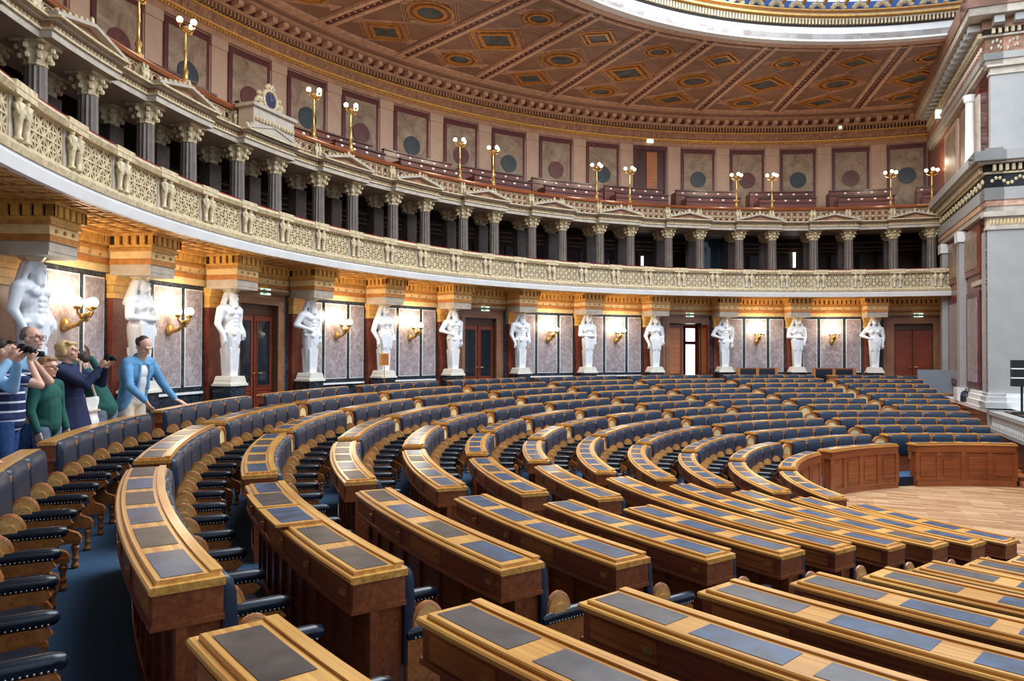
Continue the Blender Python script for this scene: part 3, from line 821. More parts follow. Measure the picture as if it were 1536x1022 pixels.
# ------------------------------------------------------------------ doors of the lower wall
def door_leaf(mat, w, h, glazed):
    """leaf in the xz plane, hinge at x=0, opening to +x"""
    b, g, k = MB(), MB(), MB()
    b.box(0, w, -.025, .025, 0, h)
    for x0, x1, z0, z1 in ((.1, w-.1, .12, .62), (.1, w-.1, .74, h-.14)):
        for a, c, d, e in ((x0-.03, x1+.03, z0-.03, z0), (x0-.03, x1+.03, z1, z1+.03), (x0-.03, x0, z0, z1), (x1, x1+.03, z0, z1)): b.box(a, c, -.045, .045, d, e)
        if z0 > .7: g.box(x0, x1, -.03, .03, z0, z1)
        else: b.box(x0+.05, x1-.05, -.04, .04, z0+.05, z1-.05)
    return b, g
nd = 0
DLAB = {158.58: 1, 130.17: 2, 101.76: 3, 73.35: 5}
for c in (158.58, 130.17, 101.76, 73.35):
    nd += 1
    mm = frame_at(RW, c, F_TOP)
    fr_ = MB()
    W2, H2 = .69, 2.76
    for e, dy, in ((.36, -.08), (.26, -.12), (.14, -.16)):
        for s in (-1, 1):
            lo, hi = sorted((s*W2, s*(W2+e))); fr_.box(lo, hi, dy, .1, 0, H2+.0, mm)
        fr_.box(-W2-e, W2+e, dy, .1, H2, H2+e*.8, mm)
    fr_.box(-W2-.45, W2+.45, -.22, .1, H2+.3, H2+.36, mm)
    door = struct('door_%d' % DLAB[c], fr_, M['door_frame'])
    if c == 101.76:
        for s, ang in ((-1, 0), (1, -100)):
            b, g = door_leaf(None, .66, 2.7, False)
            q = mm @ Matrix.Translation((s*W2, .12, 0)) @ Matrix.Rotation(rad(ang if s < 0 else 180+ang-160), 4, 'Z')
            for z in (b, g): z.v = [tuple(q @ Vector(p)) for p in z.v]
            part('door_leaf', b, M['door_wood'], door); part('door_panel', g, M['step_wood'], door)
        b = MB(); b.box(-.1, 1.5, 4.42, 4.46, 0, H2, mm); part('inner_door', b, M['step_wood'], door)
        b = MB(); b.box(-2.6, 4.6, .5, 4.5, -.05, 0, mm); b.box(-2.6, -2.5, .5, 4.5, 0, 3.4, mm); b.box(4.5, 4.6, .5, 4.5, 0, 3.4, mm); b.box(-2.6, 4.6, .5, 4.5, 3.4, 3.5, mm); b.box(-2.6, 4.6, 4.5, 4.6, 0, 3.4, mm)
        struct('wall_corridor', b, M['upper_beige'])
        b = MB(); b.box(2.1, 2.58, 4.4, 4.45, .1, 1.95, mm); b.box(2.1, 2.58, 4.4, 4.45, 2.1, 2.7, mm); w9 = struct('window_6', b, M['daylight'])
        b = MB(); b.box(2.03, 2.1, 4.32, 4.46, 0, 2.8, mm); b.box(2.58, 2.65, 4.32, 4.46, 0, 2.8, mm); b.box(2.03, 2.65, 4.32, 4.46, 1.95, 2.1, mm); b.box(2.03, 2.65, 4.32, 4.46, 2.7, 2.8, mm); part('window_frame', b, M['brown'], w9)
    else:
        for s in (-1, 1):
            b, g = door_leaf(None, .66, 2.5, True)
            q = mm @ Matrix.Translation((s*.68, .06, 0)) @ Matrix.Rotation(0 if s < 0 else pi, 4, 'Z')
            for z in (b, g): z.v = [tuple(q @ Vector(p)) for p in z.v]
            lf = part('door_leaf', b, M['door_wood'], door); part('door_glass', g, M['glass_dark'] if c > 80 else M['door_wood'], lf)
            k = MB(); k.tube([mm @ Vector((-s*.0-s*.06, -.0, 1.05)), mm @ Vector((-s*.06, -.07, 1.05)), mm @ Vector((-s*.17, -.08, 1.05))], .014, 6); part('door_handle', k, M['brass'], lf)
        b = MB(); b.box(-.68, .68, .1, .12, 0, 2.76, mm); b.box(-.68, .68, 0, .08, 2.5, 2.76, mm); part('door_head', b, M['dark_wood'], door)  # head board, plus an added backing sheet that blocks light between the leaves
    # exit sign
    for zz, w_ in ((2.98, .16),):
        o = thing('exit_sign', 'small lit green exit sign above the %s' % {1: 'dark double door nearest the people', 2: 'closed door midway along the wall', 3: 'open doorway with bright daylight', 5: 'door beside the grey board'}[DLAB[c]], 'sign', tuple(mm @ Vector((.18, -.16, zz+.2))), 'exit signs of the lower wall')
        b = MB(); b.box(.18-w_, .18+w_, -.2, -.14, zz+.03, zz+.19, mm); part('sign_box', b, M['sign_white'], o)
        b = MB(); b.box(.18-w_+.02, .18+.0, -.205, -.2, zz+.04, zz+.18, mm); part('pictogram_field', b, M['sign_green'], o)
        b = MB(); b.ball(tuple(mm @ Vector((.18-.1, -.207, zz+.155))), .015, 6, 4)
        for a, c_ in (((-.1, .14), (-.12, .1)), ((-.12, .1), (-.08, .075)), ((-.08, .075), (-.09, .05)), ((-.12, .1), (-.15, .07)), ((-.1, .135), (-.06, .12)), ((-.1, .135), (-.14, .125))): b.bar(mm @ Vector((.18+a[0], -.207, zz+a[1])), mm @ Vector((.18+c_[0], -.207, zz+c_[1])), .012, .004)
        b.bar(mm @ Vector((.2, -.207, zz+.11)), mm @ Vector((.34, -.207, zz+.11)), .02, .004); b.bar(mm @ Vector((.34, -.207, zz+.11)), mm @ Vector((.3, -.207, zz+.15)), .018, .004); b.bar(mm @ Vector((.34, -.207, zz+.11)), mm @ Vector((.3, -.207, zz+.07)), .018, .004)
        part('pictogram', b, M['glass_dark'], o)

# ------------------------------------------------------------------ sconces and lamp standards
def point(loc, e, r=.08, col=(1, .86, .66)):
    l = bpy.data.lights.new('lamp_light', 'POINT'); l.energy = e; l.shadow_soft_size = r; l.color = col
    o = bpy.data.objects.new('lamp_light', l); COL.objects.link(o); o.location = loc; return o
sc_arm, sc_cup, gl = MB(), MB(), MB()
sc_arm.lathe([(.02, -.13), (.07, -.1), (.09, -.02), (.07, .06), (.03, .1)], (0, -.03, .42), 10)
sc_arm.tube([(0, 0, .42), (0, -.12, .38), (0, -.26, .42), (0, -.36, .52), (0, -.4, .6)], [.045, .05, .04, .04, .03], 8)
for x, y in ((-.17, -.36), (.17, -.36), (0, -.52), (0, -.24)):
    sc_arm.tube([(0, -.4, .56), (x*.6, -.4+(y+.4)*.6, .54), (x, y, .62), (x, y, .67)], .018, 6)
    sc_cup.lathe([(.02, .66), (.055, .69), (.06, .72), (.03, .73)], (x, y, 0), 10)
for k in range(6): sc_arm.ball((.05*cos(k), -.38+.06*sin(k), .5+.02*k), (.04, .04, .04), 6, 4)
sa, scu = auto_smooth(sc_arm.mesh('bracket', M['brass'])), sc_cup.mesh('cup', M['brass'], True)
gl.ball((0, 0, 0), (.08, .08, .085), 14, 9); gme = gl.mesh('globe', M['globe'], True)
gl = MB(); gl.ball((0, 0, 0), .068, 12, 8); gsm = gl.mesh('globe', M['globe_small'], True)
sb = [c for c in MID if not is_door(c) and c < 183]; sb.sort()
for i, c in enumerate(sb):
    o = thing('wall_sconce', 'gilt wall bracket lamp with lit globes, %s lamp from the grey pillar' % ORD[i+1], 'lamp', P(RW-.06, c, CZ), 'gilt wall lamps under the gallery', rad(c-90))
    link('bracket', sa, o); link('cup', scu, o)
    for x, y in ((-.17, -.36), (.17, -.36), (0, -.52), (0, -.24)):
        g_ = link('globe', gme, o); g_.location = (x, y, .79)
    point(P(RW-.46, c, CZ+.98), 40, .12)
ls = MB()
ls.lathe([(.1, 0), (.11, .06), (.06, .1), (.05, .2), (.075, .27), (.035, .34), (.028, .7), (.04, .72), (.028, .75), (.022, 1.15), (.06, 1.19), (.075, 1.25), (.03, 1.27)], (0, 0, 0), 12)
for x in (-.2, .2): ls.tube([(0, 0, 1.16), (x*.5, 0, 1.13), (x, 0, 1.18), (x, 0, 1.24)], .018, 6); ls.lathe([(.02, 1.22), (.05, 1.26), (.03, 1.28)], (x, 0, 0), 8)
for y in (-.2,): ls.tube([(0, 0, 1.16), (0, y*.5, 1.13), (0, y, 1.18), (0, y, 1.24)], .018, 6); ls.lathe([(.02, 1.22), (.05, 1.26), (.03, 1.28)], (0, y, 0), 8)
lsm = auto_smooth(ls.mesh('standard', M['brass']))
LA = [t for c in (73.35, 92.29, 111.23, 130.17, 149.11, 168.05) for t in (c-2.3, c+2.3)]
for i, t in enumerate(sorted(LA)):
    o = thing('lamp_standard', 'gilt lamp standard with lit globes on the upper balustrade, %s from the grey pillar' % ORD[i+1], 'lamp', P(18.44, t, CZ+5.88), 'lamp standards of the upper gallery', rad(t-90))
    link('standard', lsm, o)
    for x, y in ((-.2, 0), (.2, 0), (0, -.2)):
        g_ = link('globe', gsm, o); g_.location = (x, y, 1.34)
    point(P(18.44, t, CZ+7.5), 46 if t > 72 else 16, .15)

# clock on the upper balustrade
mm = frame_at(18.1, 158.58, CZ+5.2)
b = MB(); b.box(-.75, .75, -.35, .1, 0, .62, mm); b.box(-.82, .82, -.42, .14, .62, .7, mm); b.box(-.78, .78, -.4, .12, .0, .08, mm)
o = thing('balustrade_clock', 'gilt clock with dark blue dial flanked by cherubs on the balustrade', 'clock', tuple(mm @ Vector((0, 0, 0))))
part('pedestal', b, M['stone_cornice'], o)
b = MB()
for dx in range(-6, 7): b.ball(tuple(mm @ Vector((dx*.11, -.37, .34))), (.06, .06, .07), 6, 4)
part('garland', b, M['gold_cream'], o)
b = MB(); cm = mm @ Matrix.Translation((0, -.2, .98)) @ Matrix.Rotation(pi/2, 4, 'X')
b.torus(cm, .24, .05, 24, 6)
for s in (-1, 1):
    for (x, z, r) in ((.34, .78, .09), (.38, .9, .1), (.36, 1.06, .07), (.5, .76, .06), (.28, .98, .04), (.48, .86, .045), (.6, .74, .05)): b.ball(tuple(mm @ Vector((s*x, -.18, z))), r, 8, 6)
for a in range(5): b.ball(tuple(mm @ Vector((-.12+.06*a, -.2, 1.28+.05*(a % 2)))), .06, 7, 5)
part('case', b, M['gold_cream'], o)
b = MB(); n0 = len(b.v); b.v += [tuple(cm @ Vector((.23*cos(2*pi*k/28), .23*sin(2*pi*k/28), .02))) for k in range(28)]; b.face(range(28)); dl = part('dial', b, M['clock_blue'], o)
b = MB()
for k in range(12):
    a = 2*pi*k/12; b.bar(cm @ Vector((.16*cos(a), .16*sin(a), .03)), cm @ Vector((.2*cos(a), .2*sin(a), .03)), .02, .006)
part('hour_marks', b, M['gold'], dl)
b = MB(); b.bar(cm @ Vector((0, 0, .035)), cm @ Vector((.1, .05, .035)), .018, .006); b.bar(cm @ Vector((0, 0, .035)), cm @ Vector((-.03, .16, .035)), .014, .006); part('hands', b, M['gold'], dl)
# signs and small fixtures up high
for t, r, z, lab in ((101.9, RU-.2, 9.42, 'small lit white exit sign on the cornice above the upper doorway'),):
    mm = frame_at(r, t, CZ+z); o = thing('exit_sign', lab, 'sign', tuple(mm @ Vector((0, 0, 0)))); b = MB(); b.box(-.15, .15, -.05, .05, -.08, .08, mm); part('sign_box', b, M['sign_white'], o)
mm = frame_at(RU-.36, 79.3, CZ+10.02); b = MB(); b.box(-.09, .09, -.1, .1, -.09, .09, mm); o = thing('spot_fixture', 'small white box fixture on the upper cornice', 'fixture', tuple(mm @ Vector((0, 0, 0)))); part('housing', b, M['white_trim'], o); b = MB(); b.box(-.06, .06, -.11, -.1, -.06, .06, mm); part('lens', b, M['sign_white'], o)

# ------------------------------------------------------------------ benches
arm_f, arm_l, arm_p = MB(), MB(), MB()
# everything in a frame where -y points to the hall's middle, z=0 is the seat's floor
Y = Matrix.Rotation(-pi/2, 4, 'Z')                     # local x -> -y
AH = -.1
arm_f.prism([(-.02, .16), (-.02, .62+AH), (.37, .62+AH), (.4, .585+AH), (.36, .555+AH), (.29, .52+AH), (.265, .46+AH), (.29, .41+AH), (.36, .38+AH), (.385, .34+AH), (.35, .31+AH), (.22, .29+AH), (.12, .2), (.06, .14)], -.024, .024, Y)
arm_f.lathe([(.022, 0), (.032, .02), (.02, .05), (.028, .08), (.018, .1), (.024, .14), (.034, .17), (.02, .19), (.03, .21)], (0, -.34, 0), 10)
arm_f.box(-.03, .03, -.38, -.3, .2, .24)
lob = [(.02, .6+AH)]+[(.1-.08*cos(pi*i/10), .67+AH+.11*sin(pi*i/10)) for i in range(11)]+[(.18, .6+AH)]
arm_l.prism(lob, -.018, .018, Y)
rim = [(.1-.083*cos(pi*i/10), .67+AH+.114*sin(pi*i/10)) for i in range(11)]
arm_l.m = 1; arm_l.tube([(0, -x, z) for x, z in rim], .016, 6); arm_l.m = 0
lob2 = [(.05, .63+AH)]+[(.1-.05*cos(pi*i/8), .66+AH+.07*sin(pi*i/8)) for i in range(9)]+[(.15, .63+AH)]
arm_l.prism(lob2, -.03, .03, Y)
arm_p.tube([(0, .02, .645+AH), (0, -.03, .652+AH), (0, -.2, .655+AH), (0, -.37, .655+AH), (0, -.405, .65+AH), (0, -.42, .64+AH)], [.03, .038, .038, .038, .034, .02], 12)
arm_p.m = 1
for i in range(17):
    for s in (-1, 1): arm_p.ball((s*.033, -.02-i*.0225, .632+AH), .0058, 5, 3)
arm_frame_me = auto_smooth(arm_f.mesh('armrest', M['post']), 35)
arm_lobe_me = auto_smooth(arm_l.mesh('wing', [M['wing_wood'], M['post']]), 40)
arm_pad_me = auto_smooth(arm_p.mesh('arm_pad', [M['arm_leather'], M['stud']]), 60)
st = MB(); st.prism([(.0, .43), (.02, .4), (.3, .4), (.345, .425), (.34, .46), (.3, .475), (.03, .47)], -.2, .2, Y); st.box(-.18, .18, -.28, -.04, .36, .4)
seat_me = auto_smooth(st.mesh('seat', M['arm_leather']), 40)
NOTE = {}
def bench(k, t0, t1, bi, near, plab):
    """one joined bench: row k (0 at the back), angles t0<t1"""
    Ro, z = Rk(k), zk(k); D = .30 if k else .15
    Ri = Ro-D
    f_out, f_in = fk(k-1), fk(k)
    arc = (t1-t0); L = rad(arc)*Ri
    n = max(2, int(round((L-.06)/.565)))
    o = thing('desk_bench' if k else 'back_bench', plab, 'bench', P(Ri, (t0+t1)/2, f_in), 'curved rows of desk benches')
    e = math.degrees(.035/Ro)
    stp = 1.0
    b = MB(); b.ring([(Ri-.005, z-.04), (Ro-.01, z-.04), (Ro, z-.03), (Ro, z-.014), (Ro-.008, z-.006), (Ri-.005, z-.006)], t0, t1, stp)
    if k: b.ring([(Ri+.012, z-.008), (Ro-.03, z-.008), (Ro-.03, z+.006), (Ro-.036, z+.012), (Ri+.012, z+.012)], t0+e, t1-e, stp)
    if k: b.pbox(Ri+.0, Ri+.05, t0+e, t1-e, z+.01, z+.022, stp)
    part('desk_top' if k else 'top_rail', b, M['honey'], o)
    b = MB()
    b.ring([(Ri+.0, z-.17), (Ro-.02, z-.17), (Ro-.02, z-.04), (Ri+.0, z-.04)], t0+e*.6, t1-e*.6, stp)
    b.ring([(Ri-.004, z-.19), (Ro-.008, z-.19), (Ro-.012, z-.168), (Ri-.004, z-.168)], t0+e*.3, t1-e*.3, stp)
    a_in = Ro-(.13 if k else .03)
    b.ring([(Ri, f_in), (a_in, f_in), (a_in, z-.17), (Ri, z-.17)], t0+e*1.6, t1-e*1.6, stp)
    w = arc/n; ce_ = [t0+(i+.5)*w for i in range(n)]; dv = [t0+i*w for i in range(n+1)]
    dv[0] += e*1.2; dv[-1] -= e*1.2
    for t in dv+ce_:          # stiles on the outer face
        q = math.degrees(.028/Ro); b.pbox(a_in-.02, a_in+.022, t-q, t+q, f_out, z-.17, 5)
    b.pbox(a_in-.02, a_in+.03, t0+e*1.6, t1-e*1.6, f_out, f_out+.1, stp)
    part('carcass', b, M['brown'], o)
    if k:
        for i, t in enumerate(ce_):
            q = math.degrees((.565/2-.075)/Ro)*n*0+min(w*.39, math.degrees(.23/Ro))
            b = MB(); b.pbox(Ri+.075, Ro-.06, t-q, t+q, z+.008, z+.0145, stp)
            lid = k == 2 and bi == 1 and i in (1, 2)
            if lid:           # two sliding tops pulled out towards the sitter, with the pale tray showing
                a = MB(); a.pbox(Ro-.235, Ro+.045, t-w*.47, t+w*.47, z+.013, z+.03, stp); sl = part('sliding_top', a, M['honey'], o)
                a = MB(); a.pbox(Ri+.06, Ro-.236, t-w*.42, t+w*.42, z+.012, z+.016, stp); part('pen_tray', a, M['wing_wood'], o)
                b = MB(); b.pbox(Ro-.2, Ro, t-q, t+q, z+.028, z+.0325, stp)
            part('writing_pad', b, M['pad_brown' if (k*7+bi*3+i) % 7 == 0 or (k < 4 and (i+k) % 2) else 'pad'], sl if lid else o)  # brown mostly in the back rows, for the painted warm reflection
        if near:
            for i, t in enumerate(ce_):
                q = w*.36; b = MB(); b.pbox(Ro-.03, Ro-.013, t-q, t+q, z-.155, z-.055, stp)
                dr = part('drawer', b, M['post'] if (i+bi) % 3 == 0 else M['brown'], o)
                if near > 1:
                    b = MB(); b.box(-.025, .025, -.006, .012, -.012, .012, frame_at(Ro-.01, t+q*.8, z-.1)); part('keyhole', b, M['brass'], dr)
    if k == 11:               # panelled front towards the floor
        b = MB()
        b.pbox(Ri-.03, Ri, t0+e, t1-e, 0, .14, stp); b.pbox(Ri-.025, Ri, t0+e, t1-e, z-.2, z-.04, stp); b.pbox(Ri-.04, Ri, t0, t1, z-.05, z-.035, stp)
        for t in dv:
            q = math.degrees(.06/Ri); b.pbox(Ri-.022, Ri, max(t0, t-q), min(t1, t+q), .14, z-.2, 3)
        part('front_frame', b, M['brown'], o)
        for t in ce_:
            q = w*.5-math.degrees(.12/Ri); b = MB(); b.pbox(Ri-.016, Ri+.01, t-q, t+q, .24, z-.3, 2); part('front_panel', b, M['brown'], o)
        return o
    # stiles and leather backs on the inner side
    for t in dv[1:-1]:
        b = MB(); q = math.degrees(.028/Ri); b.pbox(Ri-.035, Ri+.01, t-q, t+q, f_in+.3, z-.045, 3)
        b.pbox(Ri-.05, Ri+.01, t-q*1.4, t+q*1.4, z-.1, z-.05, 3)
        part('back_stile', b, M['post'], o)
    for t in ce_:
        q = w*.5-math.degrees(.022/Ri)
        zl, zt = f_in+.4, z-.008
        b = MB(); qq = math.degrees(.02/Ri)
        prof = [(Ri, zl), (Ri-.05, zl+.02), (Ri-.072, zl+.12), (Ri-.07, (zl+zt)/2), (Ri-.06, zt-.08), (Ri-.045, zt-.025), (Ri-.02, zt), (Ri, zt)]
        pr2 = [(Ri-(Ri-r)*.45, zl+(zz-zl)*.97) for r, zz in prof]
        m_ = len(prof); secs = [(t-q, pr2), (t-q+qq, prof)]+[(t-q+qq+(2*q-2*qq)*j/3, prof) for j in (1, 2)]+[(t+q-qq, prof), (t+q, pr2)]
        for tt, pf_ in secs:
            for r, zz in pf_: b.v.append(P(r, tt, zz))
        for a in range(len(secs)-1):
            for j in range(m_): b.face((a*m_+j, a*m_+(j+1) % m_, (a+1)*m_+(j+1) % m_, (a+1)*m_+j))
        b.face(range(m_)); b.face(range((len(secs)-1)*m_, len(secs)*m_))
        x = part('backrest', b, M['leather'], o); auto_smooth(x.data, 50)
    if near:
        inv = Vector(o.location)
        for t in ce_:
            s_ = link('seat', seat_me, o, Vector(P(Ri-.055, t, f_in))-inv, rad(t-90))
        for t in dv:
            a_ = link('armrest', arm_frame_me, o, Vector(P(Ri-.035, t, f_in))-inv, rad(t-90))
            link('arm_pad', arm_pad_me, a_); link('wing', arm_lobe_me, a_)
    return o
G_OUT = [231.2, 216.8, 203.1, 187.9, 172.8, 158.6, 144.4, 130.2, 115.9, 101.6, 87.2]
G_OUT0 = [231.2, 216.8, 199.0, 185.5, 171.6, 157.3, 143.5, 129.9, 115.6, 101.3, 87.0]
G_IN = [245., 216.4, 190., 162., 132.6, 104.2]
def blockname(i, n): return '%s block from the grey pillar' % ORD[i]
for k in range(12):
    G = (G_OUT0 if k == 0 else G_OUT) if k <= 6 else G_IN
    G = list(G)
    if k == 1: G[2] = 201.5
    nb = len(G)
    for i in range(nb):
        hi = G[i]; lo = G[i+1] if i+1 < nb else None
        w_hi = .63 if abs(hi-216.6) < 1 else .5
        th = hi-math.degrees(w_hi/2/Rk(k))
        tl = (lo+math.degrees((.63 if abs(lo-216.6) < 1 else .5)/2/Rk(k))) if lo else T_END[k]
        if hi > 220 and k < 1: continue
        cx, cy = P(Rk(k), (th+tl)/2)[:2]; dist = math.hypot(cx-CAM[0], cy-CAM[1])
        near = 2 if dist < 7 else (1 if dist < 19 else 0)
        row = 'back row' if k == 0 else ('front row' if k == 11 else '%s row from the back wall' % ORD[k+1])
        lab = ('curved leather-backed bench, %s, %s' if k == 0 else ('curved panelled desk, %s, %s' if k == 11 else 'curved desk bench, %s, %s')) % (row, blockname(nb-i, nb))
        bench(k, tl, th, i, near, lab)
# two short benches behind the back row
for j, (a, b_) in enumerate(((81.4, 86.5), (91.4, 96.5))):
    R, zt = 16.9, CZ-.63
    o = thing('short_bench', 'short two-seat bench behind the back row, %s' % ('closer to the grey pillar' if j == 0 else 'farther from the grey pillar'), 'bench', P(R, (a+b_)/2, F_TOP))
    b = MB(); b.pbox(R-.05, R, a, b_, F_TOP, zt-.04); b.pbox(R-.08, R+.02, a-.1, b_+.1, zt-.04, zt); part('back_frame', b, M['brown'], o)
    for q in range(2):
        m0 = a+(b_-a)*(q+.5)/2; b = MB(); b.pbox(R-.1, R-.05, m0-1.05, m0+1.05, F_TOP+.45, zt-.06); part('backrest', b, M['arm_leather'], o)
        b = MB(); b.pbox(R-.45, R-.05, m0-1.1, m0+1.1, F_TOP+.4, F_TOP+.47); part('seat', b, M['arm_leather'], o)
    for t in (a, (a+b_)/2, b_):
        b = MB(); b.pbox(R-.46, R, t-.1, t+.1, F_TOP, F_TOP+.65); b.pbox(R-.1, R+.01, t-.2, t+.2, F_TOP, zt-.02); part('bench_end', b, M['post'], o)
# chairs with pale rounded backs in the gaps of the rows
ch_f, ch_p = MB(), MB()
out_ = [(.19*cos(pi*i/12), .72+.15*sin(pi*i/12)) for i in range(13)]; inn = [(.15*cos(pi*i/12), .72+.11*sin(pi*i/12)) for i in range(13)]
poly = [(.19, .42)]+out_+[(-.19, .42), (-.15, .42)]+inn[::-1]+[(.15, .42)]
for i in range(len(inn)-1):
    a, b_, c, d = out_[i], out_[i+1], inn[i+1], inn[i]; ch_f.prism([a, b_, c, d], -.03, .03)
ch_f.box(-.19, -.15, -.03, .03, .0, .73); ch_f.box(.15, .19, -.03, .03, .0, .73); ch_f.box(-.19, .19, -.3, .03, .4, .43)
ch_f.box(-.19, -.15, -.3, -.26, 0, .42); ch_f.box(.15, .19, -.3, -.26, 0, .42)
ch_p.prism([(.15, .45)]+inn+[(-.15, .45)], -.015, .015)
chf, chp = ch_f.mesh('frame', M['post']), ch_p.mesh('back_panel', M['cream'])
ch_s = MB(); ch_s.box(-.17, .17, -.28, -.02, .43, .47); chs = ch_s.mesh('seat', M['arm_leather'])
nc = 0
for k in range(1, 11):
    G = G_OUT if k <= 6 else G_IN
    for gi, t in enumerate(G):
        if t > 200: continue
        nc += 1
        row = '%s row' % ORD[k+1]
        o = thing('aisle_seat', 'pale arched seat in the %s, %s gap from the grey pillar' % (row, ORD[len(G)-gi]), 'seat', P(Rk(k)-.3, t, fk(k)), 'arched seats in the gaps of the rows', rad(t-90))
        for nm, me in (('frame', chf), ('back_panel', chp), ('seat', chs)): link(nm, me, o)

# ------------------------------------------------------------------ straight end wall, grey pillar, podium
TC, DW = 10.78, -.3
def wbox(b, t0, t1, d0, d1, z0, z1): b.box(t0, t1, d0, d1, z0, z1, WM)
m = MB(); wbox(m, TC+.05, 22.5, DW, .6, 0, ZC+.1); wbox(m, TC+.05, 12.2, DW, 7, 0, ZC+.1); ew = struct('wall_end', m, M['red_marble'])
EB = [(-1.63, -1.45, .42, 'white_trim'), (-1.45, -1.3, .34, 'white_trim'), (-1.3, -1.2, .26, 'white_trim'), (2.1, 2.25, .1, 'stone_cornice'), (4.15, 4.32, .14, 'stone_cornice'), (4.32, 4.5, .17, 'rib_edge'), (4.5, 4.86, .2, 'grey_marble'), (4.86, 5.26, .16, 'black'), (5.26, 5.32, .22, 'gold_cream'),
      (5.32, 5.55, .2, 'dentil_dark'), (5.55, 5.62, .4, 'stone_cornice'), (5.62, 5.9, .5, 'grey_marble'), (5.9, 6.05, .16, 'grey_marble'), (8.5, 8.66, .16, 'stone_cornice'), (8.66, 8.86, .2, 'grey_marble'), (8.86, 9.32, .16, 'frieze'), (9.32, 9.38, .24, 'stone_cornice'), (9.38, 9.56, .2, 'dentil_dark'), (9.56, 9.85, .24, 'cornice'), (9.85, 10.08, .66, 'stone_cornice'), (10.08, 10.6, .7, 'ceiling_wood')]
bands = {}
for z0, z1, e, mt in EB:
    b = bands.setdefault(mt, MB())
    wbox(b, TC-e, 20.5 if z0 > 4 else 12.9, DW-e*(.6 if z0 < 0 else 1), DW+.3, CZ+z0, CZ+z1); wbox(b, TC-e, TC+.4, DW-e*(.6 if z0 < 0 else 1), 6.5, CZ+z0+.001, CZ+z1-.001)
for mt, b in bands.items(): part('cornice_band', b, M[mt], ew)
for z0, z1, e, st_, mt in ((5.34, 5.52, .3, .16, 'gold_cream'), (9.4, 9.54, .3, .16, 'gold_cream'), (9.62, 9.82, .55, .52, 'grey_marble')):
    b = MB(); w = st_*.5
    for i in range(int(9.5/st_)): wbox(b, TC+i*st_, TC+i*st_+w, DW-e, DW-.1, CZ+z0, CZ+z1)
    for i in range(int(4/st_)): wbox(b, TC-e, TC-.05, DW+i*st_, DW+i*st_+w, CZ+z0, CZ+z1)
    part('dentil_course', b, M[mt], ew)
b = MB()
for i in range(80):
    t = TC+.1*i+.05; b.ball(W(t, DW-.17, CZ+5.06+.07*sin(i*1.3)), (.05, .05, .06), 6, 4)
for i in range(40):
    b.ball(W(TC-.17, DW+.1*i, CZ+5.06+.09*sin(i*1.1)), (.05, .05, .06), 6, 4)
part('gilt_garland', b, M['gold_cream'], ew)
b = MB()
for i in range(30):
    for j in range(2): b.ball(W(TC-.16, DW+.14*i+.05*sin(i*2.1+j), CZ+9.0+.18*j+.04*sin(i*1.7)), (.03, .06, .06+.02*sin(i*3)), 6, 4)
    b.ball(W(TC+.2+.25*i, DW-.17, CZ+9.1), (.07, .05, .09), 6, 4)
part('frieze_ornament', b, M['stone_cornice'], ew)
# pilasters of the pillar
b = MB(); wbox(b, TC-.14, TC+.1, DW-.12, 2.4, CZ-1.2, CZ+3.62); wbox(b, TC-.12, TC+.1, DW-.02, .62, CZ+6.05, CZ+8.22); wbox(b, TC-.1, TC+.6, DW-.12, DW+.1, CZ-1.2, CZ+3.62); part('pilaster', b, M['grey_marble'], ew)
b = MB()
for z0, z1, e in ((3.62, 3.7, .05), (3.7, 4.0, .02), (4.0, 4.15, .12)): wbox(b, TC-.14-e, TC+.1, DW-.12-e, 2.4, CZ+z0, CZ+z1)
for z0, z1, e in ((8.22, 8.3, .04), (8.3, 8.44, .01), (8.44, 8.5, .1)): wbox(b, TC-.12-e, TC+.1, DW-.02-e, .62+e, CZ+z0, CZ+z1)
part('pilaster_capital', b, M['stone_cornice'], ew)
b = MB()
for i in range(28): b.ball(W(TC-.17, DW-.05+i*.09, CZ+3.85), (.03, .04, .1), 6, 4)
part('capital_leaves', b, M['cream'], ew)
b = MB(); wbox(b, TC-.06, TC+.1, .7, 5, CZ+6.1, CZ+8.4); part('panel_frame', b, M['purple_marble'], ew)
b = MB(); wbox(b, TC-.08, TC+.1, .9, 4.6, CZ+6.3, CZ+8.2); part('marble_panel', b, M['grey_marble'], ew)
# panels on the side face beside the gallery
for t0, t1, z0, z1, mt in ((12.1, 13.9, -1.15, 1.95, 'purple_marble'), (14.9, 17.0, -1.15, 1.95, 'purple_marble'), (12.1, 17, 2.5, 4.0, 'red_marble'), (12.0, 12.9, 6.1, 8.1, 'stone_cornice'), (13.6, 14.6, 6.1, 8.3, 'upper_marble'), (15.2, 17.6, 6.1, 8.3, 'upper_beige')):
    b = MB(); wbox(b, t0, t1, DW-.06, DW+.1, CZ+z0, CZ+z1); f = part('panel_frame', b, M[mt], ew)
    b = MB(); wbox(b, t0+.25, t1-.25, DW-.075, DW+.1, CZ+z0+.2, CZ+z1-.2); part('marble_panel', b, M['panel_marble' if mt == 'purple_marble' else 'upper_marble'], f)
for t in (14.3, 17.4):
    b = MB(); wbox(b, t-.22, t+.22, DW-.22, DW+.1, CZ-1.2, CZ+4.1); part('pilaster', b, M['grey_marble'], ew)
    b = MB(); wbox(b, t-.3, t+.3, DW-.32, DW+.1, CZ-1.63, CZ-1.2); wbox(b, t-.28, t+.28, DW-.28, DW+.1, CZ+3.75, CZ+4.1); part('pilaster_base', b, M['white_trim'], ew)
b = MB(); b.lathe([(.17, 6.05), (.14, 6.2), (.12, 8.0), (.16, 8.05), (.2, 8.25)], W(12.6, DW-.18, CZ), 14); part('half_column', b, M['white_trim'], ew)
mm = frame_at(0, 0, 0)
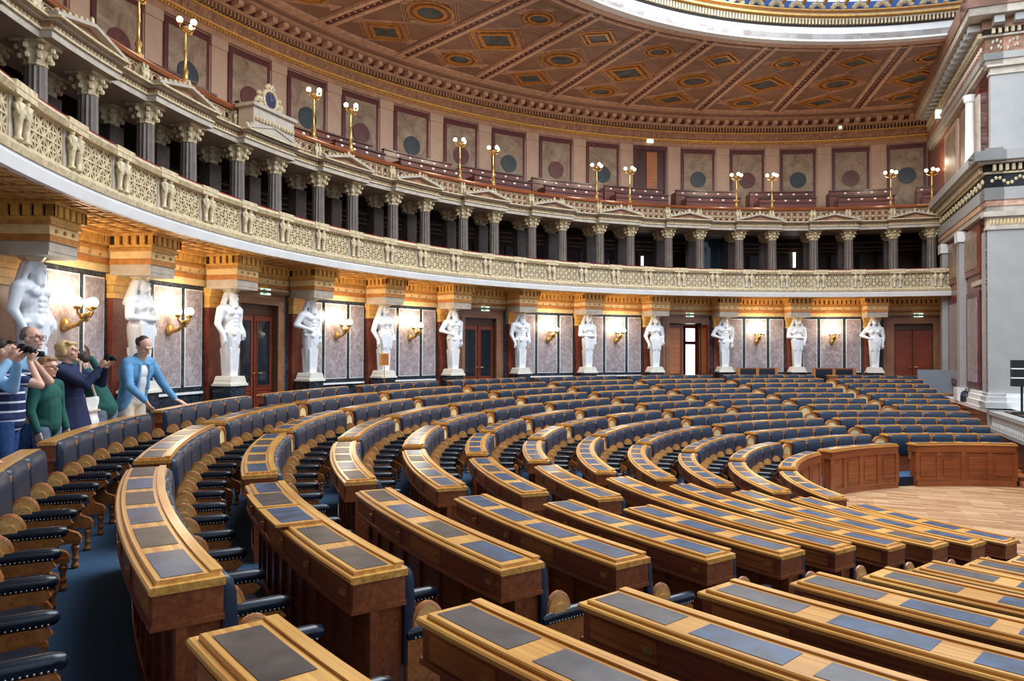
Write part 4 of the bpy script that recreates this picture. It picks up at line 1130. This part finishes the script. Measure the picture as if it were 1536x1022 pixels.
o = thing('exit_sign', 'small lit exit sign high on the end wall beside the upper gallery', 'sign', W(17.6, DW-.3, CZ+9.2)); b = MB(); wbox(b, 17.5, 17.7, DW-.36, DW-.1, CZ+9.05, CZ+9.35); part('sign_box', b, M['sign_white'], o)
# podium
m = MB(); wbox(m, -9, TC+9, DW+.1, 6.4, 0, CZ-1.66); pf_ = struct('floor_podium', m, M['dark_wood'])
b = MB(); wbox(b, TC-1.0, TC+7, DW-.28, DW+.4, CZ-1.74, CZ-1.63); wbox(b, TC-1.0, TC+.2, DW-.28, 6, CZ-1.74, CZ-1.63); part('ledge', b, M['white_trim'], pf_)
b = MB(); wbox(b, TC-1.0, TC+7, DW-.2, DW+.2, 0, CZ-1.74); part('plinth', b, M['dark_marble'], pf_)
par = thing('podium_parapet', 'low pale marble parapet with carved lattice in front of the grey pillar', 'parapet', W(7.5, -.55, .2))
b = MB(); wbox(b, 4.2, 9.55, -.68, -.4, CZ-1.74, CZ-1.64); wbox(b, 4.2, 9.55, -.68, -.4, CZ-2.2, CZ-2.1); wbox(b, 4.2, 9.55, -.56, -.5, CZ-2.12, CZ-1.72); wbox(b, 9.4, 9.55, -.68, -.4, CZ-2.2, CZ-1.64); part('coping', b, M['grey_marble'], par)
b = MB()
for i in range(26):
    t = 9.35-i*.2
    b.bar(W(t, -.6, CZ-1.75), W(t-.2, -.6, CZ-2.1), .035, .06); b.bar(W(t-.2, -.6, CZ-1.75), W(t, -.6, CZ-2.1), .035, .06)
part('lattice', b, M['white_trim'], par)
b = MB(); wbox(b, 4.2, 9.5, -.62, -.42, 0, CZ-2.2); part('base', b, M['dark_wood'], par)

# grey board, paddle, loudspeaker, bag, lectern
o = thing('display_board', 'plain grey board standing beside the steps below the far door', 'board', P(16.4, 71.7, F_TOP))
mm = frame_at(16.5, 71.6, F_TOP)
b = MB(); b.box(-.72, .56, -.02, .02, .12, .98, mm); part('panel', b, M['grey_board'], o)
b = MB(); b.box(-.75, .6, -.03, .03, .08, .12, mm); b.box(-.72, -.68, -.2, .2, 0, .04, mm); b.box(.5, .54, -.2, .2, 0, .04, mm); b.box(-.72, -.68, -.03, .03, 0, .12, mm); b.box(.5, .54, -.03, .03, 0, .12, mm); b.box(.56, .6, -.03, .03, .08, 1.0, mm); part('frame', b, M['post'], o)
o = thing('counting_paddle', 'small brown paddle sign on a thin stand in front of a statue plinth', 'sign', P(16.3, 149.7, F_TOP))
mm = frame_at(16.3, 149.7, F_TOP)
b = MB(); b.tube([mm @ Vector((0, 0, .02)), mm @ Vector((0, 0, 1.25))], .012, 8); part('rod', b, M['brass'], o)
b = MB(); b.lathe([(.15, 0), (.15, .02), (.03, .04)], P(16.3, 149.7, F_TOP), 14); part('foot', b, M['black'], o)
b = MB(); b.box(-.17, .17, -.015, .015, 1.22, 1.55, mm); part('plate', b, M['ochre'], o)
b = MB(); b.box(-.15, .15, -.02, -.014, 1.24, 1.53, mm); part('plate_face', b, M['post'], o)
px, py = 3.2, 8.33
o = thing('loudspeaker_stand', 'black slatted loudspeaker on a dark pole before the grey pillar', 'loudspeaker', (px, py, CZ-1.66))
b = MB(); b.tube([(px, py, CZ-1.64), (px, py, CZ-.9)], .03, 8); b.lathe([(.25, 0), (.25, .03), (.04, .06)], (px, py, CZ-1.66), 14); part('pole', b, M['black'], o)
for i in range(3):
    b = MB(); q = Matrix.Translation((px, py, CZ-.92+i*.25)) @ Matrix.Rotation(rad(-25), 4, 'Z'); b.box(-.24, .3, -.15, .15, 0, .215, q); part('cabinet', b, M['black'], o)
b = MB(); q = Matrix.Translation((px, py, CZ-.92)) @ Matrix.Rotation(rad(-25), 4, 'Z')
for i in range(2): b.box(-.25, .3, -.158, -.1, .215+i*.25, .25+i*.25, q)
part('bracket', b, M['white_trim'], o)
bx_, by_ = W(13.42, -.47)[:2]
o = thing('travel_bag', 'dark blue soft bag lying at the foot of the grey pillar', 'bag', (bx_, by_, CZ-1.63), None, rad(AX))
me = blob('bag_body', [('e', (0, 0, .17), (.27, .16, .17)), ('e', (.1, 0, .2), (.2, .14, .17)), ('p', (.24, .13, .0), (.22, .12, .2), 0, 0)], .02, M['leather'], 2); link('bag_body', me, o)
b = MB(); b.tube([(-.12, 0, .33), (-.06, 0, .43), (.06, 0, .43), (.12, 0, .33)], .012, 6); link('handle', b.mesh('handle', M['black']), o)
o = thing('small_lectern', 'small orange-brown wooden lectern at the end of the back row', 'lectern', P(15.3, 86.1, fk(0)))
mm = frame_at(15.2, 86.15, fk(0)); b = MB(); b.box(-.13, .13, -.12, .14, 0, .86, mm); part('body', b, M['step_wood'], o); b = MB(); b.box(-.17, .17, -.17, .18, .86, .9, mm); part('top', b, M['post'], o)
b = MB(); b.box(-.15, .15, -.14, .16, 0, .07, mm); part('foot', b, M['brown'], o)

# ------------------------------------------------------------------ people
plain('skin', (226, 174, 146), .5, 0, .06, 8); plain('lips', (176, 104, 96), .5); plain('eye', (40, 34, 32), .4)
plain('hair_blond', (214, 178, 118), .7, 0, .2, 30); plain('hair_dark', (58, 42, 34), .6, 0, .2, 30); plain('hair_grey', (120, 104, 92), .7, 0, .2, 30); plain('hair_brown', (150, 112, 74), .6, 0, .2, 30)
plain('shirt_light_blue', (150, 192, 222), .8, 0, .06, 10); plain('shirt_white', (232, 230, 226), .8, 0, .05, 10); plain('green_cloth', (28, 84, 74), .85, 0, .1, 12); plain('navy_cloth', (28, 36, 70), .85, 0, .12, 12)
plain('blazer_blue', (96, 150, 190), .8, 0, .1, 12); plain('beige_cloth', (214, 204, 186), .85, 0, .06, 10); plain('jeans', (44, 74, 122), .85, 0, .15, 25); plain('grey_cloth', (112, 122, 140), .85, 0, .1, 20); plain('bag_cream', (232, 226, 214), .7, 0, .05, 10); plain('bag_tan', (206, 178, 158), .7, 0, .05, 10)
def striped():
    m, nt, b = new_mat('navy_stripes')
    g = nt.nodes.new('ShaderNodeNewGeometry'); s = nt.nodes.new('ShaderNodeSeparateXYZ'); nt.links.new(g.outputs['Position'], s.inputs[0])
    a = nt.nodes.new('ShaderNodeMath'); a.operation = 'FRACT'; q = nt.nodes.new('ShaderNodeMath'); q.operation = 'MULTIPLY'; q.inputs[1].default_value = 11.
    nt.links.new(s.outputs[2], q.inputs[0]); nt.links.new(q.outputs[0], a.inputs[0])
    r = nt.nodes.new('ShaderNodeValToRGB'); r.color_ramp.interpolation = 'CONSTANT'; e = r.color_ramp.elements
    e[0].color = lin((30, 40, 84))+(1,); e[1].position = .78; e[1].color = lin((226, 230, 238))+(1,)
    nt.links.new(a.outputs[0], r.inputs['Fac']); nt.links.new(r.outputs['Color'], b.inputs['Base Color']); b.inputs['Roughness'].default_value = .8
    MATS['navy_stripes'] = m
striped()
def V3(*a): return Vector(a)
def hand(sh, w, d, pn, curl=.5, thumb_side=1):
    """w wrist, d along the hand, pn the way the palm faces"""
    w, d, pn = Vector(w), Vector(d).normalized(), Vector(pn).normalized()
    s = d.cross(pn).normalized()*thumb_side
    for i in range(4):
        x = (i-1.5)*-.0205
        kn = w+d*(.088-.006*abs(i-1.2))+s*x
        sh.append(('c', tuple(w+d*.012+s*x*.6), tuple(kn), .0155, .0135))
        L = (.034, .043, .047, .041)[3-i]
        a = curl*.7; d1 = (d*cos(a)+pn*sin(a)); a2 = curl*1.7; d2 = (d*cos(a2)+pn*sin(a2))
        m_ = kn+d1*L; sh += [('c', tuple(kn), tuple(m_), .0105, .0095), ('c', tuple(m_), tuple(m_+d2*L*.85), .0095, .008)]
    t0 = w+d*.03+s*.03; t1 = t0+d*.035+s*.026+pn*.012; t2 = t1+d*.03+s*.004+pn*.012*(1+curl)
    sh += [('c', tuple(w+d*.015+s*.015), tuple(t0), .017, .014), ('c', tuple(t0), tuple(t1), .0135, .0115), ('c', tuple(t1), tuple(t2), .0115, .009)]
def rot_about(p, c, rx=0, rz=0):
    v = Vector(p)-Vector(c)
    v = Matrix.Rotation(rx, 3, 'X') @ v; v = Matrix.Rotation(rz, 3, 'Z') @ v
    return v+Vector(c)
def person(label, x, y, z, h, phi, arms, lean=0., head=(0., 0.), shirt='shirt_light_blue', sleeve=1., trousers='jeans', hair=None, hair_style='short', jacket=None, glasses=False, plump=1., female=False, child=False, extra=None, skirt=None):
    """faces -y locally, then is turned so that it looks along phi; arms = {side: (elbow, wrist, hand dir, palm normal, curl)}"""
    S = h/1.75
    o = thing('person', label, 'person', (x, y, z), None, rad(phi+90))
    hp = V3(0, 0, .93)
    def up(p): return tuple(rot_about(p, hp, lean))           # lean forward about the hips
    HC = Vector(up((0, -.02, 1.635)))
    nk = Vector(up((0, .0, 1.5)))
    def hd(p): return tuple(Vector(rot_about(Vector(p)-V3(0, -.02, 1.635)+HC, HC, head[0]+lean, head[1])))
    hs = 1.1 if child else 1.0
    body = []
    for s in (-1, 1):
        body += [('c', (s*.09, 0, .92), (s*.1, -.02, .5), .085*plump, .058), ('c', (s*.1, -.02, .5), (s*.105, .02, .09), .056, .04), ('c', (s*.105, .03, .05), (s*.12, -.13, .035), .04, .032)]
    body += [('e', (0, 0, .95), (.165*plump, .115*plump, .12)), ('c', (0, 0, .98), up((0, 0, 1.2)), .13*plump, .125*plump), ('e', up((0, .01, 1.3)), (.17*plump, .115*plump, .16), (lean, 0, 0)),
             ('c', up((-.14, .01, 1.41)), up((.14, .01, 1.41)), .075, .075), ('c', up((0, .015, 1.42)), tuple(HC+Vector((0, .015, -.07))), .062, .054)]
    # head: skull, jaw, brow, nose, lips, chin, ears
    body += [('e', hd((0, .012, 1.66)), (.076*hs, .098*hs, .098*hs), (lean+head[0], 0, head[1])), ('e', hd((0, -.025, 1.595)), (.06*hs, .07*hs, .075*hs), (lean+head[0], 0, head[1])),
             ('c', hd((-.035, -.083, 1.672)), hd((.035, -.083, 1.672)), .016, .016), ('c', hd((0, -.096, 1.658)), hd((0, -.122, 1.615)), .0095, .0145), ('c', hd((-.02, -.092, 1.572)), hd((.02, -.092, 1.572)), .011, .011),
             ('e', hd((0, -.082, 1.538)), (.024, .022, .02)), ('e', hd((-.035, -.07, 1.61)), (.025, .025, .022)), ('e', hd((.035, -.07, 1.61)), (.025, .025, .022))]
    for s in (-1, 1): body.append(('e', hd((s*.079*hs, .01, 1.625)), (.012, .026, .034), (lean+head[0], 0, head[1])))
    up_sh = []
    for s, (el, wr, hdir, pn, cu) in arms.items():
        sh = up((s*.19*plump**.5, .01, 1.42))
        body += [('c', sh, el, .056, .042), ('c', el, wr, .041, .027)]
        hand(body, wr, hdir, pn, cu, s)
        k = .045
        up_sh.append((sh, el, wr))
    paint = [(hd((s*.033, -.1, 1.645)), (.013, .02, .008), 1) for s in (-1, 1)]+[(hd((0, -.104, 1.572)), (.024, .02, .009), 2)]
    link('body', blob('body', body, .0078, [M['skin'], M['eye'], M['lips']], 2, paint, S), o)
    # clothing
    p2 = plump*1.07
    tor = [('e', (0, 0, .97), (.172*p2, .128*p2, .1)), ('c', (0, 0, .96), up((0, 0, 1.2)), .142*p2, .138*p2), ('e', up((0, .01, 1.3)), (.185*p2, .13*p2, .165), (lean, 0, 0)), ('c', up((-.15, .01, 1.415)), up((.15, .01, 1.415)), .083, .083), ('c', up((0, .015, 1.43)), up((0, .01, 1.47)), .08, .07)]
    if female: tor += [('e', up((s*.085, -.11*plump, 1.29)), (.085, .08, .08)) for s in (-1, 1)]
    slv = []
    for sh, el, wr in up_sh:
        e_ = Vector(el); w_ = Vector(wr)
        if sleeve <= .5: slv.append(('c', sh, tuple(Vector(sh).lerp(e_, sleeve*1.7)), .07, .058))
        else: slv += [('c', sh, el, .068, .055), ('c', el, tuple(e_.lerp(w_, (sleeve-.5)*2*.93)), .054, .04)]
    if jacket:
        link('shirt', blob('shirt', [(q[0], q[1], tuple(v*.9 for v in q[2]), *q[3:]) if q[0] == 'e' else (*q[:3], q[3]*.9, q[4]*.9) for q in tor], .013, M[shirt], 2, (), S), o)
        jk = [('c', (s*.115, .01, .86), up((s*.11, .02, 1.2)), .09*p2, .085*p2) for s in (-1, 1)]+[('c', (0, .06, .86), up((0, .06, 1.2)), .1*p2, .1*p2)]+[('e', up((s*.115, .03, 1.3)), (.095*p2, .125*p2, .17), (lean, 0, 0)) for s in (-1, 1)]+[('e', up((0, .06, 1.3)), (.13, .1, .17), (lean, 0, 0))]+[('c', up((-.15, .02, 1.42)), up((.15, .02, 1.42)), .09, .09), ('c', up((0, .05, 1.42)), up((0, .05, 1.49)), .075, .06)]
        jk += [('c', up((s*.07, -.08*p2, 1.43)), up((s*.085, -.115*p2, 1.12)), .018, .026) for s in (-1, 1)]
        link('jacket', blob('jacket', jk+slv, .013, M[jacket], 2, (), S), o)
    else:
        link('shirt', blob('shirt', tor+slv, .013, M[shirt], 2, (), S), o)
    if skirt: tr = [('c', (0, 0, 1.0), (0, 0, .55), .165*p2, .25*p2)]
    else:
        tr = [('e', (0, 0, .93), (.178*plump, .128*plump, .12))]
        for s in (-1, 1): tr += [('c', (s*.092, 0, .9), (s*.102, -.015, .5), .1*plump, .075), ('c', (s*.102, -.015, .5), (s*.105, .02, .1), .074, .062)]
    link('skirt' if skirt else 'trousers', blob('trousers', tr, .014, M[trousers], 2, (), S), o)
    for s in (-1, 1): link('shoe', blob('shoe', [('c', (s*.105, .04, .05), (s*.12, -.14, .04), .05, .045), ('p', (.045, .11, 0), (.045, .11, .04), s*.112, -.05)], .012, M['black'], 2, (), S), o)
    if hair:
        hr = []
        if hair_style == 'balding':
            for i in range(9):
                a = rad(-5+i*23.75); hr.append(('e', hd((.072*cos(a), .02+.088*sin(a), 1.655)), (.02, .022, .045)))
            hr.append(('e', hd((0, .045, 1.695)), (.07, .072, .07), (lean+head[0], 0, head[1])))
        elif hair_style == 'short':
            hr = [('e', hd((0, .03, 1.69)), (.082*hs, .092*hs, .082*hs), (lean+head[0], 0, head[1])), ('e', hd((0, .06, 1.63)), (.072*hs, .06, .07))]
            hr += [('e', hd((x, -.06, 1.735)), (.03, .035, .02)) for x in (-.04, 0, .04)]
        else:
            hr = [('e', hd((0, .035, 1.695)), (.1, .108, .09), (lean+head[0], 0, head[1])), ('e', hd((0, .07, 1.62)), (.088, .07, .085))]
            hr += [('e', hd((s*.08, .02, 1.64)), (.028, .05, .055)) for s in (-1, 1)]+[('e', hd((x, -.05, 1.735)), (.035, .04, .026)) for x in (-.05, 0, .05)]
        link('hair', blob('hair', hr, .009, M[hair], 2, (), S), o)
    if glasses:
        b = MB()
        for s in (-1, 1):
            c_ = Vector(hd((s*.034, -.118, 1.645))); q = Matrix.Translation(c_) @ Matrix.Rotation(head[1], 4, 'Z') @ Matrix.Rotation(pi/2+lean+head[0], 4, 'X'); b.torus(q, .024, .003, 14, 5)
            b.tube([hd((s*.058, -.112, 1.648)), hd((s*.083, .01, 1.645))], .003, 5)
        b.tube([hd((-.011, -.12, 1.65)), hd((.011, -.12, 1.65))], .003, 5)
        b.v = [tuple(Vector(v)*S) for v in b.v]; link('glasses', b.mesh('glasses', M['eye']), o)
    return o, S
def cam_pt(u, v, Z):
    """world point at pixel (u,v), depth Z metres in front of the camera position"""
    return (CAM[0]+(u-768)/1105.5*Z, CAM[1]+Z, CZ+(527-v)/1105.5*Z)
def at_person(o, p):
    return tuple(Matrix.Translation(o.location) @ Matrix.Rotation(o.rotation_euler[2], 4, 'Z') @ Vector(p))
def camera_thing(o, S, p, label, phi):
    c = at_person(o, Vector(p)*S)
    t = thing('photo_camera', label, 'camera', c, None, rad(phi+90))
    b = MB(); b.box(-.056, .056, -.026, .026, -.034, .034); b.box(-.022, .022, -.02, .026, .034, .052); link('camera_body', b.mesh('camera_body', M['black']), t)
    b = MB(); b.lathe([(.028, 0), (.03, .03), (.028, .055), (.024, .06)], (0, 0, 0), 14); b.v = [(x, -.03-z, y) for x, y, z in b.v]; link('lens', b.mesh('lens', M['black'], True), t)
    return t
RAISED = {-1: ((-.26, -.22, 1.24), (-.085, -.33, 1.5), (.25, -.25, .95), (.85, -.5, 0), .9), 1: ((.26, -.22, 1.24), (.085, -.33, 1.5), (-.25, -.25, .95), (-.85, -.5, 0), .9)}
DOWN = {-1: ((-.25, .02, 1.13), (-.24, -.08, .88), (.0, -.15, -1), (1, 0, 0), .5), 1: ((.25, .02, 1.13), (.24, -.08, .88), (0, -.15, -1), (-1, 0, 0), .5)}
# man in the blue blazer, bending over the bench end
Zb = 9.75; px, py, _ = cam_pt(199, 520, Zb)
o, S = person('man in a blue blazer and white shirt bending over the end of a bench', px, py, F_TOP, 1.8, -18,
  {-1: ((-.3, -.26, 1.13), (-.2, -.42, .94), (.1, -.5, -.8), (.6, 0, .5), .5), 1: ((.3, -.2, 1.14), (.34, -.38, .93), (.1, -.95, -.3), (0, -.2, -1), .3)}, lean=.24, head=(.42, 0), shirt='shirt_white', trousers='beige_cloth', hair='hair_dark', hair_style='balding', jacket='blazer_blue')
# blond woman in navy photographing
px, py, _ = cam_pt(102, 513, 8.6)
ow, S = person('blond woman in a navy cardigan raising a camera to her face', px, py, F_TOP, 1.71, 5, {-1: ((-.2, -.3, 1.25), (-.06, -.4, 1.45), (.15, -.3, .95), (.85, -.5, 0), .8), 1: ((.22, -.3, 1.25), (.08, -.4, 1.45), (-.15, -.3, .95), (-.85, -.5, 0), .8)}, head=(-.12, 0), shirt='navy_cloth', trousers='navy_cloth', hair='hair_blond', hair_style='bob', female=True, plump=1.18, skirt=True)
camera_thing(ow, S, (0, -.46, 1.56), 'small camera held by the blond woman', 5)
c = at_person(ow, Vector((.22, -.16, .93))*S)
bg = thing('shoulder_bag', 'cream shoulder bag hanging at the side of the blond woman', 'bag', c, None, rad(95))
link('bag_body', blob('bag_body', [('p', (.2, .05, -.2), (.16, .035, .15), 0, 0), ('e', (0, 0, -.15), (.21, .07, .1))], .012, M['bag_cream'], 3), bg)
b = MB(); b.box(-.19, .19, -.085, -.05, -.22, -.16); b.box(-.17, .17, -.07, .07, -.02, .0); link('trim', b.mesh('trim', M['bag_tan']), bg)
b = MB(); b.tube([(-.15, 0, .13), (-.12, .06, .35), (-.04, .1, .58)], .014, 6); b.tube([(.15, 0, .13), (.1, .05, .35), (-.02, .1, .58)], .014, 6); link('strap', b.mesh('strap', M['bag_tan']), bg)
# boy in the green sweater
px, py, _ = cam_pt(72, 535, 7.75)
person('boy with glasses in a dark green sweater, hands lowered', px, py, F_TOP, 1.54, -5, DOWN, shirt='green_cloth', trousers='grey_cloth', hair='hair_brown', glasses=True, child=True, head=(.06, 0))
# man with glasses in light blue
px, py, _ = cam_pt(48, 498, 8.6)
person('man with glasses and cropped grey hair in a light blue shirt', px, py, F_TOP, 1.88, 0, DOWN, shirt='shirt_light_blue', trousers='jeans', hair='hair_grey', hair_style='balding', glasses=True, sleeve=.4)
# person in the striped shirt, with a camera
px, py, _ = cam_pt(8, 515, 7.3)
os_, S = person('person in a navy shirt with white stripes aiming a camera', px, py, F_TOP, 1.72, 20, {-1: ((-.24, -.36, 1.3), (-.09, -.24, 1.52), (.4, .1, .8), (.8, -.5, 0), .9), 1: ((.24, -.34, 1.32), (.1, -.22, 1.54), (-.4, .1, .8), (-.8, -.5, 0), .9)}, shirt='navy_stripes', trousers='jeans', hair='hair_dark', sleeve=.4, plump=1.2)
camera_thing(os_, S, (0, -.25, 1.61), 'black camera held by the person in the striped shirt', 20)
# person at the very edge, in a pale blue shirt
px, py, _ = cam_pt(-42, 520, 6.6)
oe, S = person('person in a pale blue shirt holding up a camera at the edge', px, py, F_TOP, 1.78, 12, RAISED, shirt='shirt_light_blue', trousers='grey_cloth', hair='hair_dark')
camera_thing(oe, S, (0, -.4, 1.6), 'grey camera held by the person in the pale blue shirt', 12)
# person behind the blond woman, in a green jacket
px, py, _ = cam_pt(158, 522, 9.1)
og, S = person('person in a green jacket with raised arms behind the blond woman', px, py, F_TOP, 1.66, 170, {-1: ((-.22, -.26, 1.42), (-.14, -.34, 1.62), (.1, -.2, 1), (1, -.3, 0), .3), 1: ((.24, -.26, 1.4), (.14, -.36, 1.6), (-.1, -.2, 1), (-1, -.3, 0), .3)}, lean=.5, shirt='green_cloth', trousers='grey_cloth', hair='hair_dark', head=(.4, 0))
camera_thing(og, S, (0, -.42, 1.66), 'small camera raised behind the blond woman', 170)
# person outside the frame whose hand lies on the near rail
px, py, _ = P(16.2, 202.9)
person('person in a dark sweater resting one hand on the near bench rail', px, py, F_TOP, 1.75, 22, {-1: ((-.26, -.02, 1.14), (-.12, -.36, .83), (.1, -1, -.12), (0, 0, -1), .2), 1: DOWN[1]}, shirt='navy_cloth', trousers='jeans', hair='hair_brown', sleeve=.8)

# ------------------------------------------------------------------ light
def area(name, loc, sx, sy, e, col, direction=(0, 0, -1), roll=0.):
    l = bpy.data.lights.new(name, 'AREA'); l.shape = 'RECTANGLE'; l.size = sx; l.size_y = sy; l.energy = e; l.color = col
    o = bpy.data.objects.new(name, l); COL.objects.link(o); o.location = loc; o.rotation_euler = (0, 0, roll); return o
area('skylight_light', W(1, -5.4, ZC+.98), 19, 9.6, 3600, (.86, .93, 1.), roll=rad(AX))
w = bpy.data.worlds.new('World'); SC.world = w; w.use_nodes = True
w.node_tree.nodes['Background'].inputs[0].default_value = (.64, .8, 1., 1); w.node_tree.nodes['Background'].inputs[1].default_value = 1.15

# ------------------------------------------------------------------ camera
cd = bpy.data.cameras.new('Camera'); co = bpy.data.objects.new('Camera', cd); COL.objects.link(co)
cd.sensor_fit = 'HORIZONTAL'; cd.sensor_width = 36.; cd.lens = 1105.5/1536*36; cd.clip_start = .05; cd.clip_end = 200
pi_, ro = .0138, -.0037
cp, sp, cr, sr = cos(pi_), sin(pi_), cos(ro), sin(ro)
Rz = Matrix(((cr, -sr, 0), (sr, cr, 0), (0, 0, 1))); Rx = Matrix(((1, 0, 0), (0, cp, -sp), (0, sp, cp)))
Rm = Rz @ Rx                                          # rows: right, up, forward in (x, z, y) order
def row(i): return Vector((Rm[i][0], Rm[i][2], Rm[i][1]))
right, up_, fwd = row(0), row(1), row(2)
mw = Matrix((right, up_, -fwd)).transposed().to_4x4(); mw.translation = CAM
co.matrix_world = mw
SC.camera = co
SC.view_settings.view_transform = 'Standard'; SC.view_settings.look = 'None'; SC.view_settings.gamma = 1; SC.view_settings.use_curve_mapping = False
SC.view_settings.exposure = .15
SC.cycles.max_bounces = 8; SC.cycles.diffuse_bounces = 4; SC.cycles.glossy_bounces = 3; SC.cycles.sample_clamp_indirect = 6.
SC.cycles.use_denoising = True
